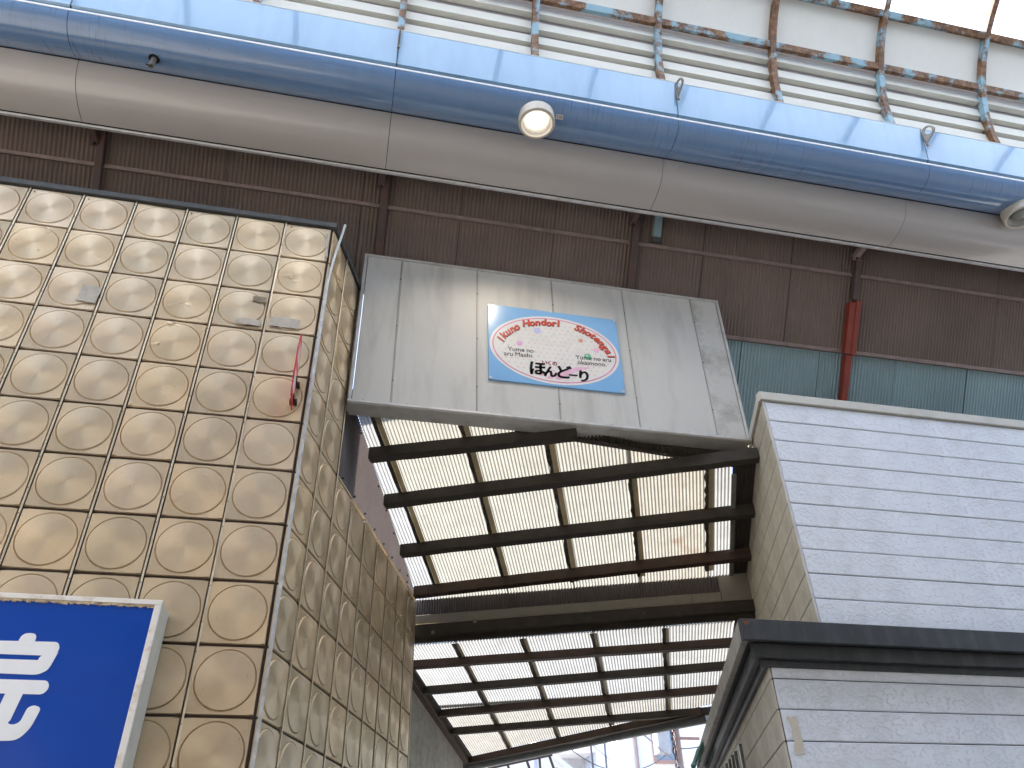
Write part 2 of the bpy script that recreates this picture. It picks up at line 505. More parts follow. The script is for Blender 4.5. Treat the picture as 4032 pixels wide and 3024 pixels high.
def rust_paint(name, blue):
    def ex(t, n, l, p, co, c):
        oi = N(n, "ShaderNodeObjectInfo")
        comb = N(n, "ShaderNodeCombineXYZ")
        for k in range(3): l.new(oi.outputs["Random"], comb.inputs[k])
        sc = N(n, "ShaderNodeVectorMath", operation='SCALE'); sc.inputs["Scale"].default_value = 11.0
        l.new(comb.outputs[0], sc.inputs[0])
        ad = N(n, "ShaderNodeVectorMath", operation='ADD')
        l.new(co, ad.inputs[0]); l.new(sc.outputs[0], ad.inputs[1])
        f = noise(n, l, ad.outputs[0], 2.6, 7.0, 0.68)
        rr = ramp(n, l, f, [(0.43, (0, 0, 0)), (0.50, (1, 1, 1))])
        f2 = noise(n, l, ad.outputs[0], 14.0, 5.0, 0.7)
        rc = ramp(n, l, f2, [(0.35, (0.06, 0.03, 0.018)), (0.5, (0.17, 0.075, 0.028)), (0.68, (0.30, 0.17, 0.08))])
        l.new(mixc(n, l, rr, c, rc), p.inputs["Base Color"])
        b = N(n, "ShaderNodeBump"); b.inputs["Strength"].default_value = 0.5; b.inputs["Distance"].default_value = 0.003
        l.new(f2, b.inputs["Height"]); l.new(b.outputs[0], p.inputs["Normal"])
    return mat(name, blue, 0.55, 0, 0.1, 6.0, extra=ex)
m_rib = rust_paint("rusting_blue_paint", (0.25, 0.40, 0.48))
m_cream = mat("cream_panel", (0.72, 0.70, 0.64), 0.6, 0, 0.03, 2.0, dirt=(0.45, 0.43, 0.4), dirt_amt=0.25, dirt_scale=2)
m_louvre = mat("cream_louvre", (0.66, 0.645, 0.58), 0.5, 0, 0.04, 3.0, dirt=(0.5, 0.47, 0.42), dirt_amt=0.2)
m_louvback = mat("louvre_backing", (0.48, 0.455, 0.47), 0.7)
def glass_mat():
    m = bpy.data.materials.new("frosted_skylight")
    t, n, l = nt(m)
    out = N(n, "ShaderNodeOutputMaterial")
    a = N(n, "ShaderNodeBsdfTransparent"); a.inputs[0].default_value = (0.86, 0.89, 0.92, 1)
    b = N(n, "ShaderNodeBsdfTranslucent"); b.inputs[0].default_value = (0.85, 0.88, 0.9, 1)
    tc = N(n, "ShaderNodeTexCoord")
    f = noise(n, l, tc.outputs["Object"], 2.0, 4.0)
    r = N(n, "ShaderNodeMapRange"); r.inputs[3].default_value = 0.25; r.inputs[4].default_value = 0.5
    l.new(f, r.inputs[0])
    x = N(n, "ShaderNodeMixShader")
    l.new(r.outputs[0], x.inputs[0]); l.new(a.outputs[0], x.inputs[1]); l.new(b.outputs[0], x.inputs[2])
    l.new(x.outputs[0], out.inputs[0])
    return m
m_glass = glass_mat()
m_brown = mat("brown_corrugated_steel", (0.21, 0.158, 0.135), 0.6, 0, 0.12, 1.5, dirt=(0.125, 0.09, 0.08), dirt_amt=0.5, dirt_scale=1.2, rand=0.06)
m_teal = mat("teal_corrugated_steel", (0.31, 0.455, 0.51), 0.55, 0, 0.1, 1.5, dirt=(0.19, 0.31, 0.35), dirt_amt=0.4, dirt_scale=1.0, rand=0.1)
m_rail = mat("dusty_pink_primer", (0.33, 0.255, 0.24), 0.7, 0, 0.2, 8, dirt=(0.38, 0.33, 0.31), dirt_amt=0.5, dirt_scale=6)
m_post = mat("brown_primer_post", (0.11, 0.08, 0.075), 0.7, 0, 0.2, 8, dirt=(0.2, 0.07, 0.04), dirt_amt=0.6, dirt_scale=5)
m_redpost = mat("red_oxide_post", (0.30, 0.045, 0.025), 0.55, 0, 0.2, 10, dirt=(0.14, 0.03, 0.02), dirt_amt=0.5, dirt_scale=5)
m_eaves = mat("dark_eaves_board", (0.06, 0.05, 0.045), 0.8)
m_concrete = mat("rough_concrete", (0.30, 0.29, 0.25), 0.9, 0, 0.15, 4, dirt=(0.1, 0.1, 0.085), dirt_amt=0.6, dirt_scale=7, bump=0.8, bump_scale=50)
m_ground = mat("paving", (0.22, 0.21, 0.195), 0.75, 0, 0.12, 3, dirt=(0.2, 0.19, 0.17), dirt_amt=0.4)
m_lampbody = mat("beige_lamp_body", (0.62, 0.57, 0.49), 0.45, 0, 0.05)
m_reflector = mat("white_reflector", (0.40, 0.385, 0.36), 0.3, 0.0, 0.02)
m_bulboff = mat("grey_bulb", (0.30, 0.32, 0.29), 0.15, 0.0, 0.05)
def emit(name, col, s):
    m = bpy.data.materials.new(name)
    t, n, l = nt(m)
    out = N(n, "ShaderNodeOutputMaterial")
    e = N(n, "ShaderNodeEmission")
    e.inputs[0].default_value = (*col, 1)
    e.inputs[1].default_value = s
    l.new(e.outputs[0], out.inputs[0])
    return m
m_bulb = emit("glowing_bulb", (1.0, 0.90, 0.76), 1.4)
m_label = mat("white_label", (0.66, 0.65, 0.62), 0.5)
m_ink = mat("grey_ink", (0.16, 0.15, 0.15), 0.6)
m_wallwhite = mat("far_white_render", (0.86, 0.84, 0.82), 0.8, 0, 0.05, 1.0, dirt=(0.6, 0.5, 0.45), dirt_amt=0.3, dirt_scale=1.0, dirt_stretch=(2, 2, 0.5))
m_wallblue = mat("far_pale_blue_render", (0.50, 0.56, 0.68), 0.8)
m_wallgrey = mat("far_grey_render", (0.52, 0.52, 0.54), 0.8)
m_pinkframe = mat("rosy_window_frame", (0.42, 0.24, 0.2), 0.6)
m_pane = mat("blue_grey_pane", (0.20, 0.25, 0.33), 0.1, 0, 0.05)
m_pipe = mat("brown_drain_pipe", (0.35, 0.25, 0.22), 0.6)
m_cable = mat("grey_cable", (0.10, 0.10, 0.12), 0.6)
m_drum = mat("dark_slate_drum", (0.05, 0.07, 0.09), 0.6)
m_plaster = mat("pale_plaster", (0.42, 0.38, 0.33), 0.8, 0, 0.08, 2)

# ------------------------------------------------------------------ ground
g = MB().box(-60, 60, -40, 60, -0.3, 0.0)
tag(g.build("ground", m_ground), kind="structure")

# ------------------------------------------------------------------ gold panelled shop (front on y = 0, side wall along the alley)
PW, PH, ZT = 0.454, 0.45, 7.20
K = 0.34
d1 = Vector((K, 1, 0)).normalized()           # along the side wall, into the alley
n1 = Vector((d1.y, -d1.x, 0))                  # its outward normal
gold = empty("shop_building", "tall shop wall clad in square gold metal panels with round bosses", "building", (-2.0, 1.5, 0))

def panel_mesh(w, h, name):
    mb = MB()
    z0, z1 = -0.012, 0.0
    hw, hh, b = w / 2, h / 2, 0.005
    nseg = 48
    r0, r1, r2 = 0.1985, 0.1945, 0.187
    sq, ring0 = [], []
    for k in range(nseg):
        a = 2 * math.pi * k / nseg + math.pi / 4
        c, s = math.cos(a), math.sin(a)
        q = max(abs(c) / (hw - b), abs(s) / (hh - b))
        sq.append((c / q, s / q, z1))
        ring0.append((c * r0, s * r0, z1 + 0.0))
    n = nseg
    mb.add(sq + ring0, [(i, (i + 1) % n, n + (i + 1) % n, n + i) for i in range(n)])
    ring = lambda r, z: [(math.cos(2 * math.pi * k / n + math.pi / 4) * r, math.sin(2 * math.pi * k / n + math.pi / 4) * r, z) for k in range(n)]
    mb.add(ring(r0, z1) + ring(r1, z1 - 0.005), [(i, (i + 1) % n, n + (i + 1) % n, n + i) for i in range(n)], True)
    mb.add(ring(r1, z1 - 0.005) + ring(r2, z1 + 0.006), [(i, (i + 1) % n, n + (i + 1) % n, n + i) for i in range(n)], True)
    mb.add(ring(r2, z1 + 0.006) + [(0, 0, z1 + 0.017)], [(i, (i + 1) % n, n) for i in range(n)], True)
    # folded pan edge
    c0 = [(-hw, -hh, z0), (hw, -hh, z0), (hw, hh, z0), (-hw, hh, z0)]
    c1 = [(-hw + b, -hh + b, z1), (hw - b, -hh + b, z1), (hw - b, hh - b, z1), (-hw + b, hh - b, z1)]
    mb.add(c0 + c1, [(i, (i + 1) % 4, 4 + (i + 1) % 4, 4 + i) for i in range(4)])
    return mesh_of(mb, name, m_gold)

pm_front = panel_mesh(PW - 0.026, PH - 0.014, "embossed_panel")
pm_side = panel_mesh(0.478 - 0.026, PH - 0.014, "embossed_side_panel")
pm_edge = panel_mesh(0.428 - 0.022, PH - 0.014, "embossed_edge_panel")
NCOL, NROW = 9, 13
rx = (R(90), 0, 0)
for i in range(NCOL):
    for j in range(NROW):
        px, pz = -(i + 0.5) * PW - (0.012 if i == 0 else 0), ZT - (j + 0.5) * PH
        o = place("embossed_panel", pm_front, gold, (px, 0.0 + random.uniform(-0.0015, 0.0015), pz),
                  (R(90 + random.uniform(-0.9, 0.9)), R(random.uniform(-0.25, 0.25)), R(random.uniform(-0.8, 0.8))))
side_s = [0.0] + [0.428 + 0.478 * k for k in range(9)]
ang_side = math.atan2(d1.y, d1.x)
for k in range(9):
    s0, s1 = side_s[k], side_s[k + 1]
    for j in range(NROW):
        if k >= 2 and j < 5:
            continue
        c = d1 * ((s0 + s1) / 2)
        place("embossed_panel", pm_edge if k == 0 else pm_side, gold, (c.x, c.y, ZT - (j + 0.5) * PH),
              (R(90 + random.uniform(-0.5, 0.5)), 0, ang_side + R(random.uniform(-0.4, 0.4))))
# body behind the panels (dark backing shows in every joint)
SE = side_s[9]
def side_pt(s, off, z=0.0):
    p = d1 * s + n1 * off
    return Vector((p.x, p.y, z))
zb = ZT - NROW * PH
zc = ZT - 5 * PH
bk = MB()
a, b = side_pt(0, -0.013), side_pt(side_s[2], -0.013)
bk.prism([(-9.0, 0.013, zc - 0.002), (a.x - 0.002, 0.013, zc - 0.002), (b.x, b.y, zc - 0.002), (b.x, 1.45, zc - 0.002), (-9.0, 1.45, zc - 0.002)], (0, 0, ZT - zc - 0.004))
e = side_pt(SE, -0.013)
bk.prism([(-9.0, 0.013, 0.0), (a.x - 0.002, 0.013, 0.0), (e.x, e.y, 0.0), (-9.0, e.y, 0.0)], (0, 0, zc - 0.004))
bk.build("wall", m_dark, gold)
# vertical cover strips with their screws
sc = MB()
for i in range(1, NCOL + 1):
    x = -i * PW
    MB().frame_box((x - 0.0065, -0.004, zb), (1, 0, 0), (0, 1, 0), (0, 0, 1), 0.013, 0.015, ZT - zb, 0.002).build("cover_strip", m_goldstrip, gold)
    for j in range(NROW):
        for dz in ((0.05,) if j % 2 else (0.05, 0.30)):
            zz = ZT - j * PH - dz
            sc.tube([(x, -0.0035, zz), (x, -0.0065, zz)], 0.0042, 6)
for k in range(1, 9):
    top = ZT if k <= 2 else zc
    o = side_pt(side_s[k], 0.002, zb) - d1 * 0.0065
    MB().frame_box(o, d1, n1, (0, 0, 1), 0.013, 0.009, top - zb, 0.002).build("cover_strip", m_goldstrip, gold)
    for j in range(NROW):
        zz = ZT - j * PH - 0.12
        if zz < top:
            p = side_pt(side_s[k], 0.0105, zz)
            sc.tube([p, p + n1 * 0.003], 0.004, 6)
for x, z in ((-0.40, 7.155), (-1.32, 7.15), (-2.22, 7.15), (-2.68, 7.15)):
    sc.tube([(x, -0.001, z), (x, -0.004, z)], 0.007, 8)
sc.build("strip_screws", m_screw, gold, kind="stuff")
# roof edge trim, front and side
MB().frame_box((-9.0, -0.028, ZT + 0.004), (1, 0, 0), (0, 1, 0), (0, 0, 1), 9.02, 0.06, 0.062, 0.004).build("roof_trim", m_trim, gold)
o = side_pt(0.035, -0.03, ZT + 0.004)
MB().frame_box(o, d1, n1, (0, 0, 1), side_s[2] - 0.03, 0.055, 0.058, 0.004).build("roof_trim", m_trim, gold)
MB().box(-9.0, -0.05, 0.04, 1.5, ZT + 0.012, ZT + 0.03).build("roof", m_eaves, gold)
# corner angle strip, its top bent out of place
MB().frame_box((0.004, -0.016, zb), (1, 0, 0), (0, 1, 0), (0, 0, 1), 0.026, 0.014, 6.46 - zb, 0.002).build("corner_strip", m_alu, gold)
pk = MB()
pts = [(0.017, -0.012, 6.46), (0.030, -0.014, 6.66), (0.055, -0.02, 6.90), (0.088, -0.03, 7.13), (0.102, -0.036, 7.25)]
for q0, q1 in zip(pts, pts[1:]):
    q0, q1 = Vector(q0), Vector(q1)
    dz = (q1 - q0)
    L = dz.length + 0.004
    dz.normalize()
    ax = Vector((1, 0, 0)) - dz * dz.x
    ax.normalize()
    pk.frame_box(q0 - ax * 0.0105, ax, Vector((0, 1, 0)), dz, 0.021, 0.004, L)
pk.build("bent_corner_strip", m_alu, gold, label="bent loose top of the corner strip")
# a strip closing the side wall's cut edges
o = side_pt(side_s[2], -0.014, zc)
MB().frame_box(o, d1, n1, (0, 0, 1), 0.016, 0.024, ZT - zc + 0.0, 0.003).build("edge_strip", m_trim, gold)
o = side_pt(side_s[2] + 0.02, -0.014, zc + 0.001)
MB().frame_box(o, d1, n1, (0, 0, 1), SE - side_s[2] - 0.02, 0.024, 0.014, 0.003).build("edge_strip", m_goldstrip, gold)
o = side_pt(SE, -0.3, 0.02)
MB().frame_box(o, d1, n1, (0, 0, 1), 0.02, 0.305, zc - 0.03, 0.003).build("end_strip", m_goldstrip, gold)
# glue left by old stickers
def patch(x0, x1, z0, z1, m, tilt=0.0, y=-0.0155):
    c, s = math.cos(R(tilt)), math.sin(R(tilt))
    cx, cz = (x0 + x1) / 2, (z0 + z1) / 2
    L = []
    nn = 5
    edge = [(-1, -1), (1, -1), (1, 1), (-1, 1)]
    for q in range(4):
        (ax_, az_), (bx_, bz_) = edge[q], edge[(q + 1) % 4]
        for k in range(nn):
            u = ax_ + (bx_ - ax_) * k / nn + random.uniform(-0.03, 0.03)
            w = az_ + (bz_ - az_) * k / nn + random.uniform(-0.05, 0.05)
            dx, dz_ = u * (x1 - x0) / 2, w * (z1 - z0) / 2
            L.append((cx + dx * c - dz_ * s, y, cz + dx * s + dz_ * c))
    MB().prism(L, (0, -0.0008, 0)).build("tape_residue", m, gold)
patch(-1.985, -1.83, 5.93, 6.11, m_tape, -4)
patch(-0.60, -0.485, 6.155, 6.215, m_tapeb, 0)
patch(-2.98, -2.62, 5.88, 5.94, m_tapeb, -3)
patch(-0.70, -0.49, 5.885, 5.95, m_tape, -1)
patch(-0.42, -0.16, 5.90, 6.005, m_tape, -2)
patch(-0.055, -0.03, 6.80, 7.12, m_tape, 4)

# little red projecting plate on two brackets at the corner
rp = empty("projecting_sign", "small red projecting sign plate on brackets at the gold wall's corner", "sign", (-0.11, -0.02, 5.1))
def plate_outline(x):
    return [(x, -0.045, 5.03), (x, -0.05, 5.45), (x, -0.12, 5.60), (x, -0.22, 5.66), (x, -0.32, 5.60), (x, -0.36, 5.45), (x, -0.345, 5.20), (x, -0.29, 5.03)]
MB().prism(plate_outline(-0.112), (0.008, 0, 0)).build("plate", m_red, rp)
pr_ = MB()
pr_.box(-0.1038, -0.1028, -0.30, -0.10, 5.38, 5.50)
pr_.box(-0.1038, -0.1028, -0.27, -0.14, 5.52, 5.56)
pr_.box(-0.1038, -0.1028, -0.29, -0.12, 5.10, 5.30)
pr_.build("print", m_pinkprint, rp)
for z in (5.10, 5.27):
    MB().box(-0.135, -0.075, -0.075, -0.0005, z, z + 0.028, 0.003).box(-0.104, -0.094, -0.16, -0.076, z + 0.004, z + 0.024).build("bracket", m_iron, rp)

# ------------------------------------------------------------------ blue box sign in the corner
YF = -0.31
bs = empty("box_sign", "blue light box sign with white lettering in a chipped white frame", "sign", (-1.5, -0.2, 2.0))
SX0, SX1, SZ0, SZ1 = -2.75, -0.676, 1.95, 3.325
MB().box(SX0, SX1, YF + 0.012, -0.022, SZ0, SZ1, 0.004).build("case", m_signside, bs)
fr = MB()
MB().frame_box((SX0, YF - 0.006, SZ1 - 0.030), (1, 0, 0), (0, 1, 0), (0, 0, 1), SX1 - SX0 + 0.004, 0.017, 0.032, 0.003).build("frame", m_signframe, bs)
MB().frame_box((SX0, YF - 0.006, SZ0), (1, 0, 0), (0, 1, 0), (0, 0, 1), SX1 - SX0 + 0.004, 0.017, 0.032, 0.003).build("frame", m_signframe, bs)
MB().frame_box((SX1 - 0.038, YF - 0.0055, SZ0 + 0.033), (1, 0, 0), (0, 1, 0), (0, 0, 1), 0.041, 0.0165, SZ1 - SZ0 - 0.064, 0.003).build("frame", m_signframe, bs)
# flaking inner rebate along the top
fl = MB()
x = SX0
while x < SX1 - 0.05:
    w = random.uniform(0.008, 0.03)
    h = random.uniform(0.010, 0.021)
    fl.frame_box((x, YF - random.uniform(0.001, 0.005), SZ1 - 0.031 - h), (1, 0, random.uniform(-.1, .1)), (0, 1, 0), (0, 0, 1), min(w, SX1 - 0.04 - x), 0.010, h)
    x += w
fl.build("flaking_edge", m_signrust, bs, kind="stuff")
MB().box(SX0 + 0.01, SX1 - 0.039, YF + 0.006, YF + 0.011, SZ0 + 0.033, SZ1 - 0.031).build("face", m_blueacr, bs)
def S(x, z):      # points measured on a plane at y=-0.2, moved to the sign's own face
    return (0.453 + (x - 0.453) * 0.9793, 1.55 + (z - 1.55) * 0.9793)
def rounded(poly, r=0.03, n=5):
    out = []
    m_ = len(poly)
    for i in range(m_):
        p0, p1, p2 = Vector(poly[i - 1]), Vector(poly[i]), Vector(poly[(i + 1) % m_])
        a_, b_ = (p0 - p1), (p2 - p1)
        rr = min(r, a_.length * 0.48, b_.length * 0.48)
        a_, b_ = p1 + a_.normalized() * rr, p1 + b_.normalized() * rr
        for k in range(n + 1):
            t_ = k / n
            out.append((a_ * (1 - t_) ** 2 + p1 * 2 * t_ * (1 - t_) + b_ * t_ ** 2)[:])
    return out
def stroke(poly, r, y, m, name, parent, d=0.003):
    pts = [(p[0], y, p[1]) for p in rounded(poly, r)]
    return MB().prism(pts, (0, -d, 0)).build(name, m, parent)
yy = YF + 0.0055
def strk(L, r=0.03, d=0.003):
    return stroke([S(*q) for q in L], r, yy, m_whiteacr, "lettering", bs, d)
strk([(-1.475, 3.04), (-1.462, 3.118), (-1.375, 3.12), (-1.38, 3.04)], 0.045, 0.004)
# roof-shaped box with its slot: outline as four strokes
strk([(-1.88, 3.062), (-1.245, 3.072), (-1.225, 3.035), (-1.24, 2.987), (-1.88, 2.987)], 0.03)
strk([(-1.315, 2.99), (-1.24, 2.99), (-1.225, 3.02), (-1.25, 2.91), (-1.29, 2.90), (-1.33, 2.957)], 0.02, 0.0035)
strk([(-1.90, 2.957), (-1.262, 2.959), (-1.245, 2.91), (-1.30, 2.872), (-1.90, 2.878)], 0.03)
strk([(-1.90, 2.841), (-1.235, 2.841), (-1.215, 2.800), (-1.240, 2.760), (-1.90, 2.760)], 0.035)
strk([(-1.44, 2.79), (-1.345, 2.79), (-1.372, 2.60), (-1.465, 2.60)], 0.02, 0.0035)
strk([(-1.465, 2.66), (-1.378, 2.66), (-1.382, 2.595), (-1.345, 2.588), (-1.315, 2.605), (-1.30, 2.685), (-1.268, 2.70), (-1.225, 2.685), (-1.25, 2.57), (-1.30, 2.505), (-1.40, 2.50), (-1.47, 2.51)], 0.035, 0.003)

# ------------------------------------------------------------------ sign board over the alley mouth
SB = empty("sign_board", "large white panelled sign board spanning the mouth of the alley", "sign board", (2.45, 1.0, 5.8))
SIGN_SCALE = 0.9767
SB.scale = (SIGN_SCALE,) * 3
SB.location = (2.4035, 0.848, 5.701)
X0, X1, Z0, Z1, YB = 0.302, 4.615, 5.80, 7.835, 0.93
js = [0.725, 1.597, 2.483, 3.358, 4.24]
edges = [X0 + 0.034] + js + [X1 - 0.034]
for i in range(len(edges) - 1):
    a, b = edges[i] + 0.008, edges[i + 1] - 0.008
    MB().box(a, b, YB + random.uniform(-0.001, 0.001), YB + 0.02, Z0 + 0.046, Z1 - 0.036, 0.002).build("panel", m_boardold if i == len(edges) - 2 else m_board, SB)
jsc = MB()
for x in js:
    MB().box(x - 0.0065, x + 0.0065, YB - 0.006, YB + 0.016, Z0 + 0.036, Z1 - 0.034, 0.002).build("joint_strip", m_joint, SB)
    for z in (6.15, 6.75, 7.45):
        z += random.uniform(-.15, .15)
        jsc.tube([(x, YB - 0.005, z), (x, YB - 0.010, z)], 0.007, 6)
    MB().box(x - 0.012, x + 0.012, YB + 0.022, YB + 0.03, Z0 + 0.05, Z1 - 0.04).build("backing_rail", m_dark, SB)
for x in [0.45 + 0.43 * k for k in range(10)]:
    jsc.tube([(x, YB - 0.010, Z0 + 0.040), (x, YB - 0.016, Z0 + 0.040)], 0.007, 6)
jsc.build("screws", m_screw, SB, kind="stuff")
MB().box(X0, X1, YB - 0.012, YB + 0.16, Z1 - 0.034, Z1, 0.004).build("top_trim", m_boardtrim, SB)
MB().box(X0, X0 + 0.034, YB - 0.010, YB + 0.15, Z0 + 0.036, Z1 - 0.035, 0.004).build("end_trim", m_boardtrim, SB)
MB().box(X1 - 0.034, X1, YB - 0.010, YB + 0.15, Z0 + 0.036, Z1 - 0.035, 0.004).build("end_trim", m_boardtrim, SB)
lt = MB()
lt.prism([(X0, YB - 0.030, Z0 + 0.03), (X0, YB - 0.034, Z0 + 0.004), (X0, YB - 0.02, Z0 - 0.012), (X0, YB + 0.20, Z0 - 0.012), (X0, YB + 0.20, Z0 + 0.033), (X0, YB - 0.005, Z0 + 0.033)], (X1 - X0, 0, 0))
lt.build("bottom_trim", m_boardtrim, SB)
MB().box(X0 + 0.04, X1 - 0.04, YB + 0.06, YB + 0.14, Z0 + 0.04, Z1 - 0.04).build("core", m_dark, SB)

# ------------------------------------------------------------------ shop street poster on the board (mascot left out)
YP = 0.905
ps = empty("poster_sign", "blue poster sign with a white oval of red arched lettering", "sign", (2.47, YP, 6.77))
ps.scale = (SIGN_SCALE,) * 3
ps.location = (2.423, 0.7551, 6.6484)
MB().box(1.716, 3.222, YP, YP + 0.0235, 6.252, 7.292, 0.003).build("plate", m_pblue, ps)
oc, oa, ob_ = (2.466, 6.742), 0.738, 0.468
def ell(cx, cz, a_, b_, y, n=72, y2=None, rot=0.0):
    return [(cx + a_ * math.cos(t_) * math.cos(rot) - b_ * math.sin(t_) * math.sin(rot), y, cz + a_ * math.cos(t_) * math.sin(rot) + b_ * math.sin(t_) * math.cos(rot))
            for t_ in [2 * math.pi * k / n for k in range(n)]]
MB().prism(ell(*oc, oa, ob_, YP - 0.0005), (0, -0.001, 0)).build("oval", m_pwhite, ps)
rg = MB()
n_ = 96
for a_, b_, c_, d_ in ((0.708, 0.443, 0.694, 0.430),):
    vs = ell(*oc, a_, b_, YP - 0.0022, n_) + ell(*oc, c_, d_, YP - 0.0022, n_)
    rg.add(vs, [(i, (i + 1) % n_, n_ + (i + 1) % n_, n_ + i) for i in range(n_)])
rg.build("ring", m_ppink, ps)
dots = MB()
for r_ in range(-7, 8):
    for q in range(-10, 11):
        x = oc[0] + q * 0.066 + (0.033 if r_ % 2 else 0)
        z = oc[1] + r_ * 0.058
        if ((x - oc[0]) / 0.66) ** 2 + ((z - oc[1]) / 0.40) ** 2 < 1:
            e_ = ell(x, z, 0.0125, 0.011, YP - 0.0020, 10)
            dots.add(e_, [tuple(range(10))])
dots.build("dots", m_ppale, ps, kind="stuff")
for (x, z), r_, m in (((2.273, 6.986), 0.041, m_plav), ((2.063, 6.776), 0.033, m_pmag), ((2.769, 6.918), 0.028, m_porange), ((2.945, 6.803), 0.034, m_pswoosh), ((2.836, 6.698), 0.042, m_pgreen)):
    MB().prism(ell(x, z, r_, r_, YP - 0.0016, 24), (0, -0.0010, 0)).build("ball", m, ps)
    MB().prism(ell(x - r_ * 0.25, z + r_ * 0.28, r_ * 0.26, r_ * 0.26, YP - 0.0027, 16), (0, -0.0003, 0)).build("ball_highlight", m_pwhite, ps)
def letters(items, size, offset, shear, m, name, y, dx=0.0, dz=0.0):
    mb = MB()
    for body, x, z, rot in items:
        vs, fs = text_verts(body, size, offset, shear)
        if not vs:
            continue
        c, s = math.cos(rot), math.sin(rot)
        h = size * 0.26 if len(body) == 1 else 0.0
        out = []
        for v in vs:
            vx, vz = v.x, v.y - h
            out.append((x + dx + vx * c - vz * s, y - v.z, z + dz + vx * s + vz * c))
        mb.add(out, fs)
    return mb.build(name, m, ps)
A1 = [('I', 1.855, 6.791), ('k', 1.884, 6.855), ('u', 1.930, 6.908), ('n', 1.980, 6.955), ('o', 2.030, 6.993)]
A2 = [('H', 2.137, 7.062), ('o', 2.208, 7.082), ('n', 2.272, 7.095), ('d', 2.338, 7.110), ('o', 2.402, 7.108), ('r', 2.460, 7.112), ('i', 2.512, 7.118)]
A3 = [('S', 2.734, 7.09), ('h', 2.798, 7.065), ('o', 2.856, 7.036), ('t', 2.907, 7.006), ('e', 2.955, 6.966), ('n', 3.001, 6.918), ('g', 3.038, 6.864), ('a', 3.074, 6.806), ('i', 3.098, 6.745)]
def arc(L):
    out = []
    for i, (ch, x, z) in enumerate(L):
        a_, b_ = L[max(0, i - 1)], L[min(len(L) - 1, i + 1)]
        out.append((ch, x, z, math.atan2(b_[2] - a_[2], b_[1] - a_[1])))
    return out
for L in (A1, A2, A3):
    letters(arc(L), 0.125, 0.0045, 0.25, m_pshadow, "letter_edge", YP - 0.0032, 0.006, -0.006)
    letters(arc(L), 0.125, 0.0035, 0.25, m_pred, "lettering", YP - 0.0050)
for it in (("Yume no", 2.075, 6.662, 0.03), ("aru Machi.", 2.048, 6.592, 0.03), ("Yume no aru", 2.902, 6.655, 0.03), ("okaimono.", 2.878, 6.585, 0.03)):
    body, cx_, cz_, rot_ = it
    ext = lambda t_: max(v.x for v in text_verts(t_, 0.078, 0.0008, 0.0, 'LEFT')[0])
    tot, words_ = ext(body), body.split(" ")
    for w_ in range(len(words_)):
        right_ = ext(" ".join(words_[:w_ + 1]))
        mid = right_ - ext(words_[w_]) / 2 - tot / 2
        letters([(words_[w_], cx_ + mid * math.cos(rot_), cz_ + mid * math.sin(rot_), rot_)], 0.080, 0.0, 0.0, m_pblack, "lettering", YP - 0.0036)
for ch, x in (("い", 2.335), ("く", 2.39), ("の", 2.45)):
    letters([(ch, x, 6.542 + (x - 2.39) * 0.02, 0.02)], 0.064, 0.002, 0.0, m_pmaroon, "lettering", YP - 0.0036)
sw = MB()
for P_ in ([(2.44, 6.345), (2.48, 6.335), (2.53, 6.352), (2.60, 6.42), (2.72, 6.49), (2.86, 6.548), (2.80, 6.55), (2.68, 6.53), (2.56, 6.47), (2.47, 6.40)],
           [(2.34, 6.345), (2.40, 6.338), (2.47, 6.40), (2.50, 6.45), (2.42, 6.42)], [(2.25, 6.375), (2.30, 6.365), (2.36, 6.42), (2.36, 6.44)]):
    sw.prism([(p[0], YP - 0.0016, p[1]) for p in rounded(P_, 0.02)], (0, -0.0006, 0))
sw.build("brush_stroke", m_pswoosh, ps)
for ch, x, z, sz in (("ほ", 2.245, 6.385, 0.20), ("ん", 2.390, 6.375, 0.155), ("ど", 2.535, 6.375, 0.19), ("ー", 2.645, 6.378, 0.105), ("り", 2.765, 6.36, 0.165)):
    letters([(ch, x - 0.004, z + sz * 0.26, 0.02), (ch, x + 0.004, z + sz * 0.26 + 0.003, 0.02)], sz, 0.004, 0.05, m_pblack, "lettering", YP - 0.0040)
for x, z in ((1.732, 7.272), (3.200, 7.272), (1.735, 6.274), (3.200, 6.274), (2.44, 7.285)):
    MB().box(x - 0.018, x + 0.018, YP - 0.006, YP - 0.001, z - 0.015, z + 0.015, 0.002).build("clip", m_clip, ps)

# ------------------------------------------------------------------ alley roofs (frame: e1 across, e2 into the alley)
A = R(21.5)
e1 = Vector((math.cos(A), -math.sin(A), 0))
e2 = Vector((math.sin(A), math.cos(A), 0))
UPV = Vector((0, 0, 1))
def PT(u, t, z):
    return e1 * u + e2 * t + UPV * z
S1 = 0.28
z1f = lambda t: 5.06 + S1 * (4.1 - t)
V1 = (e2 - UPV * S1)            # per unit t
N1 = (UPV + e2 * S1).normalized()
roof1 = empty("alley_roof", "higher alley roof of translucent corrugated sheets on dark timber purlins", "roof", (2.6, 2.6, 5.2))
laps1 = [0.093, 0.965, 1.803, 2.622, 3.44, 3.69]
tfront = lambda u: (0.90 + 0.3665 * u) / 0.930
o1 = PT(0, 0, z1f(0) + 0.012)
bounds = [(-0.19, 0.10), (0.09, 0.975), (0.955, 1.815), (1.79, 2.635), (2.61, 3.46), (3.435, 3.70)]
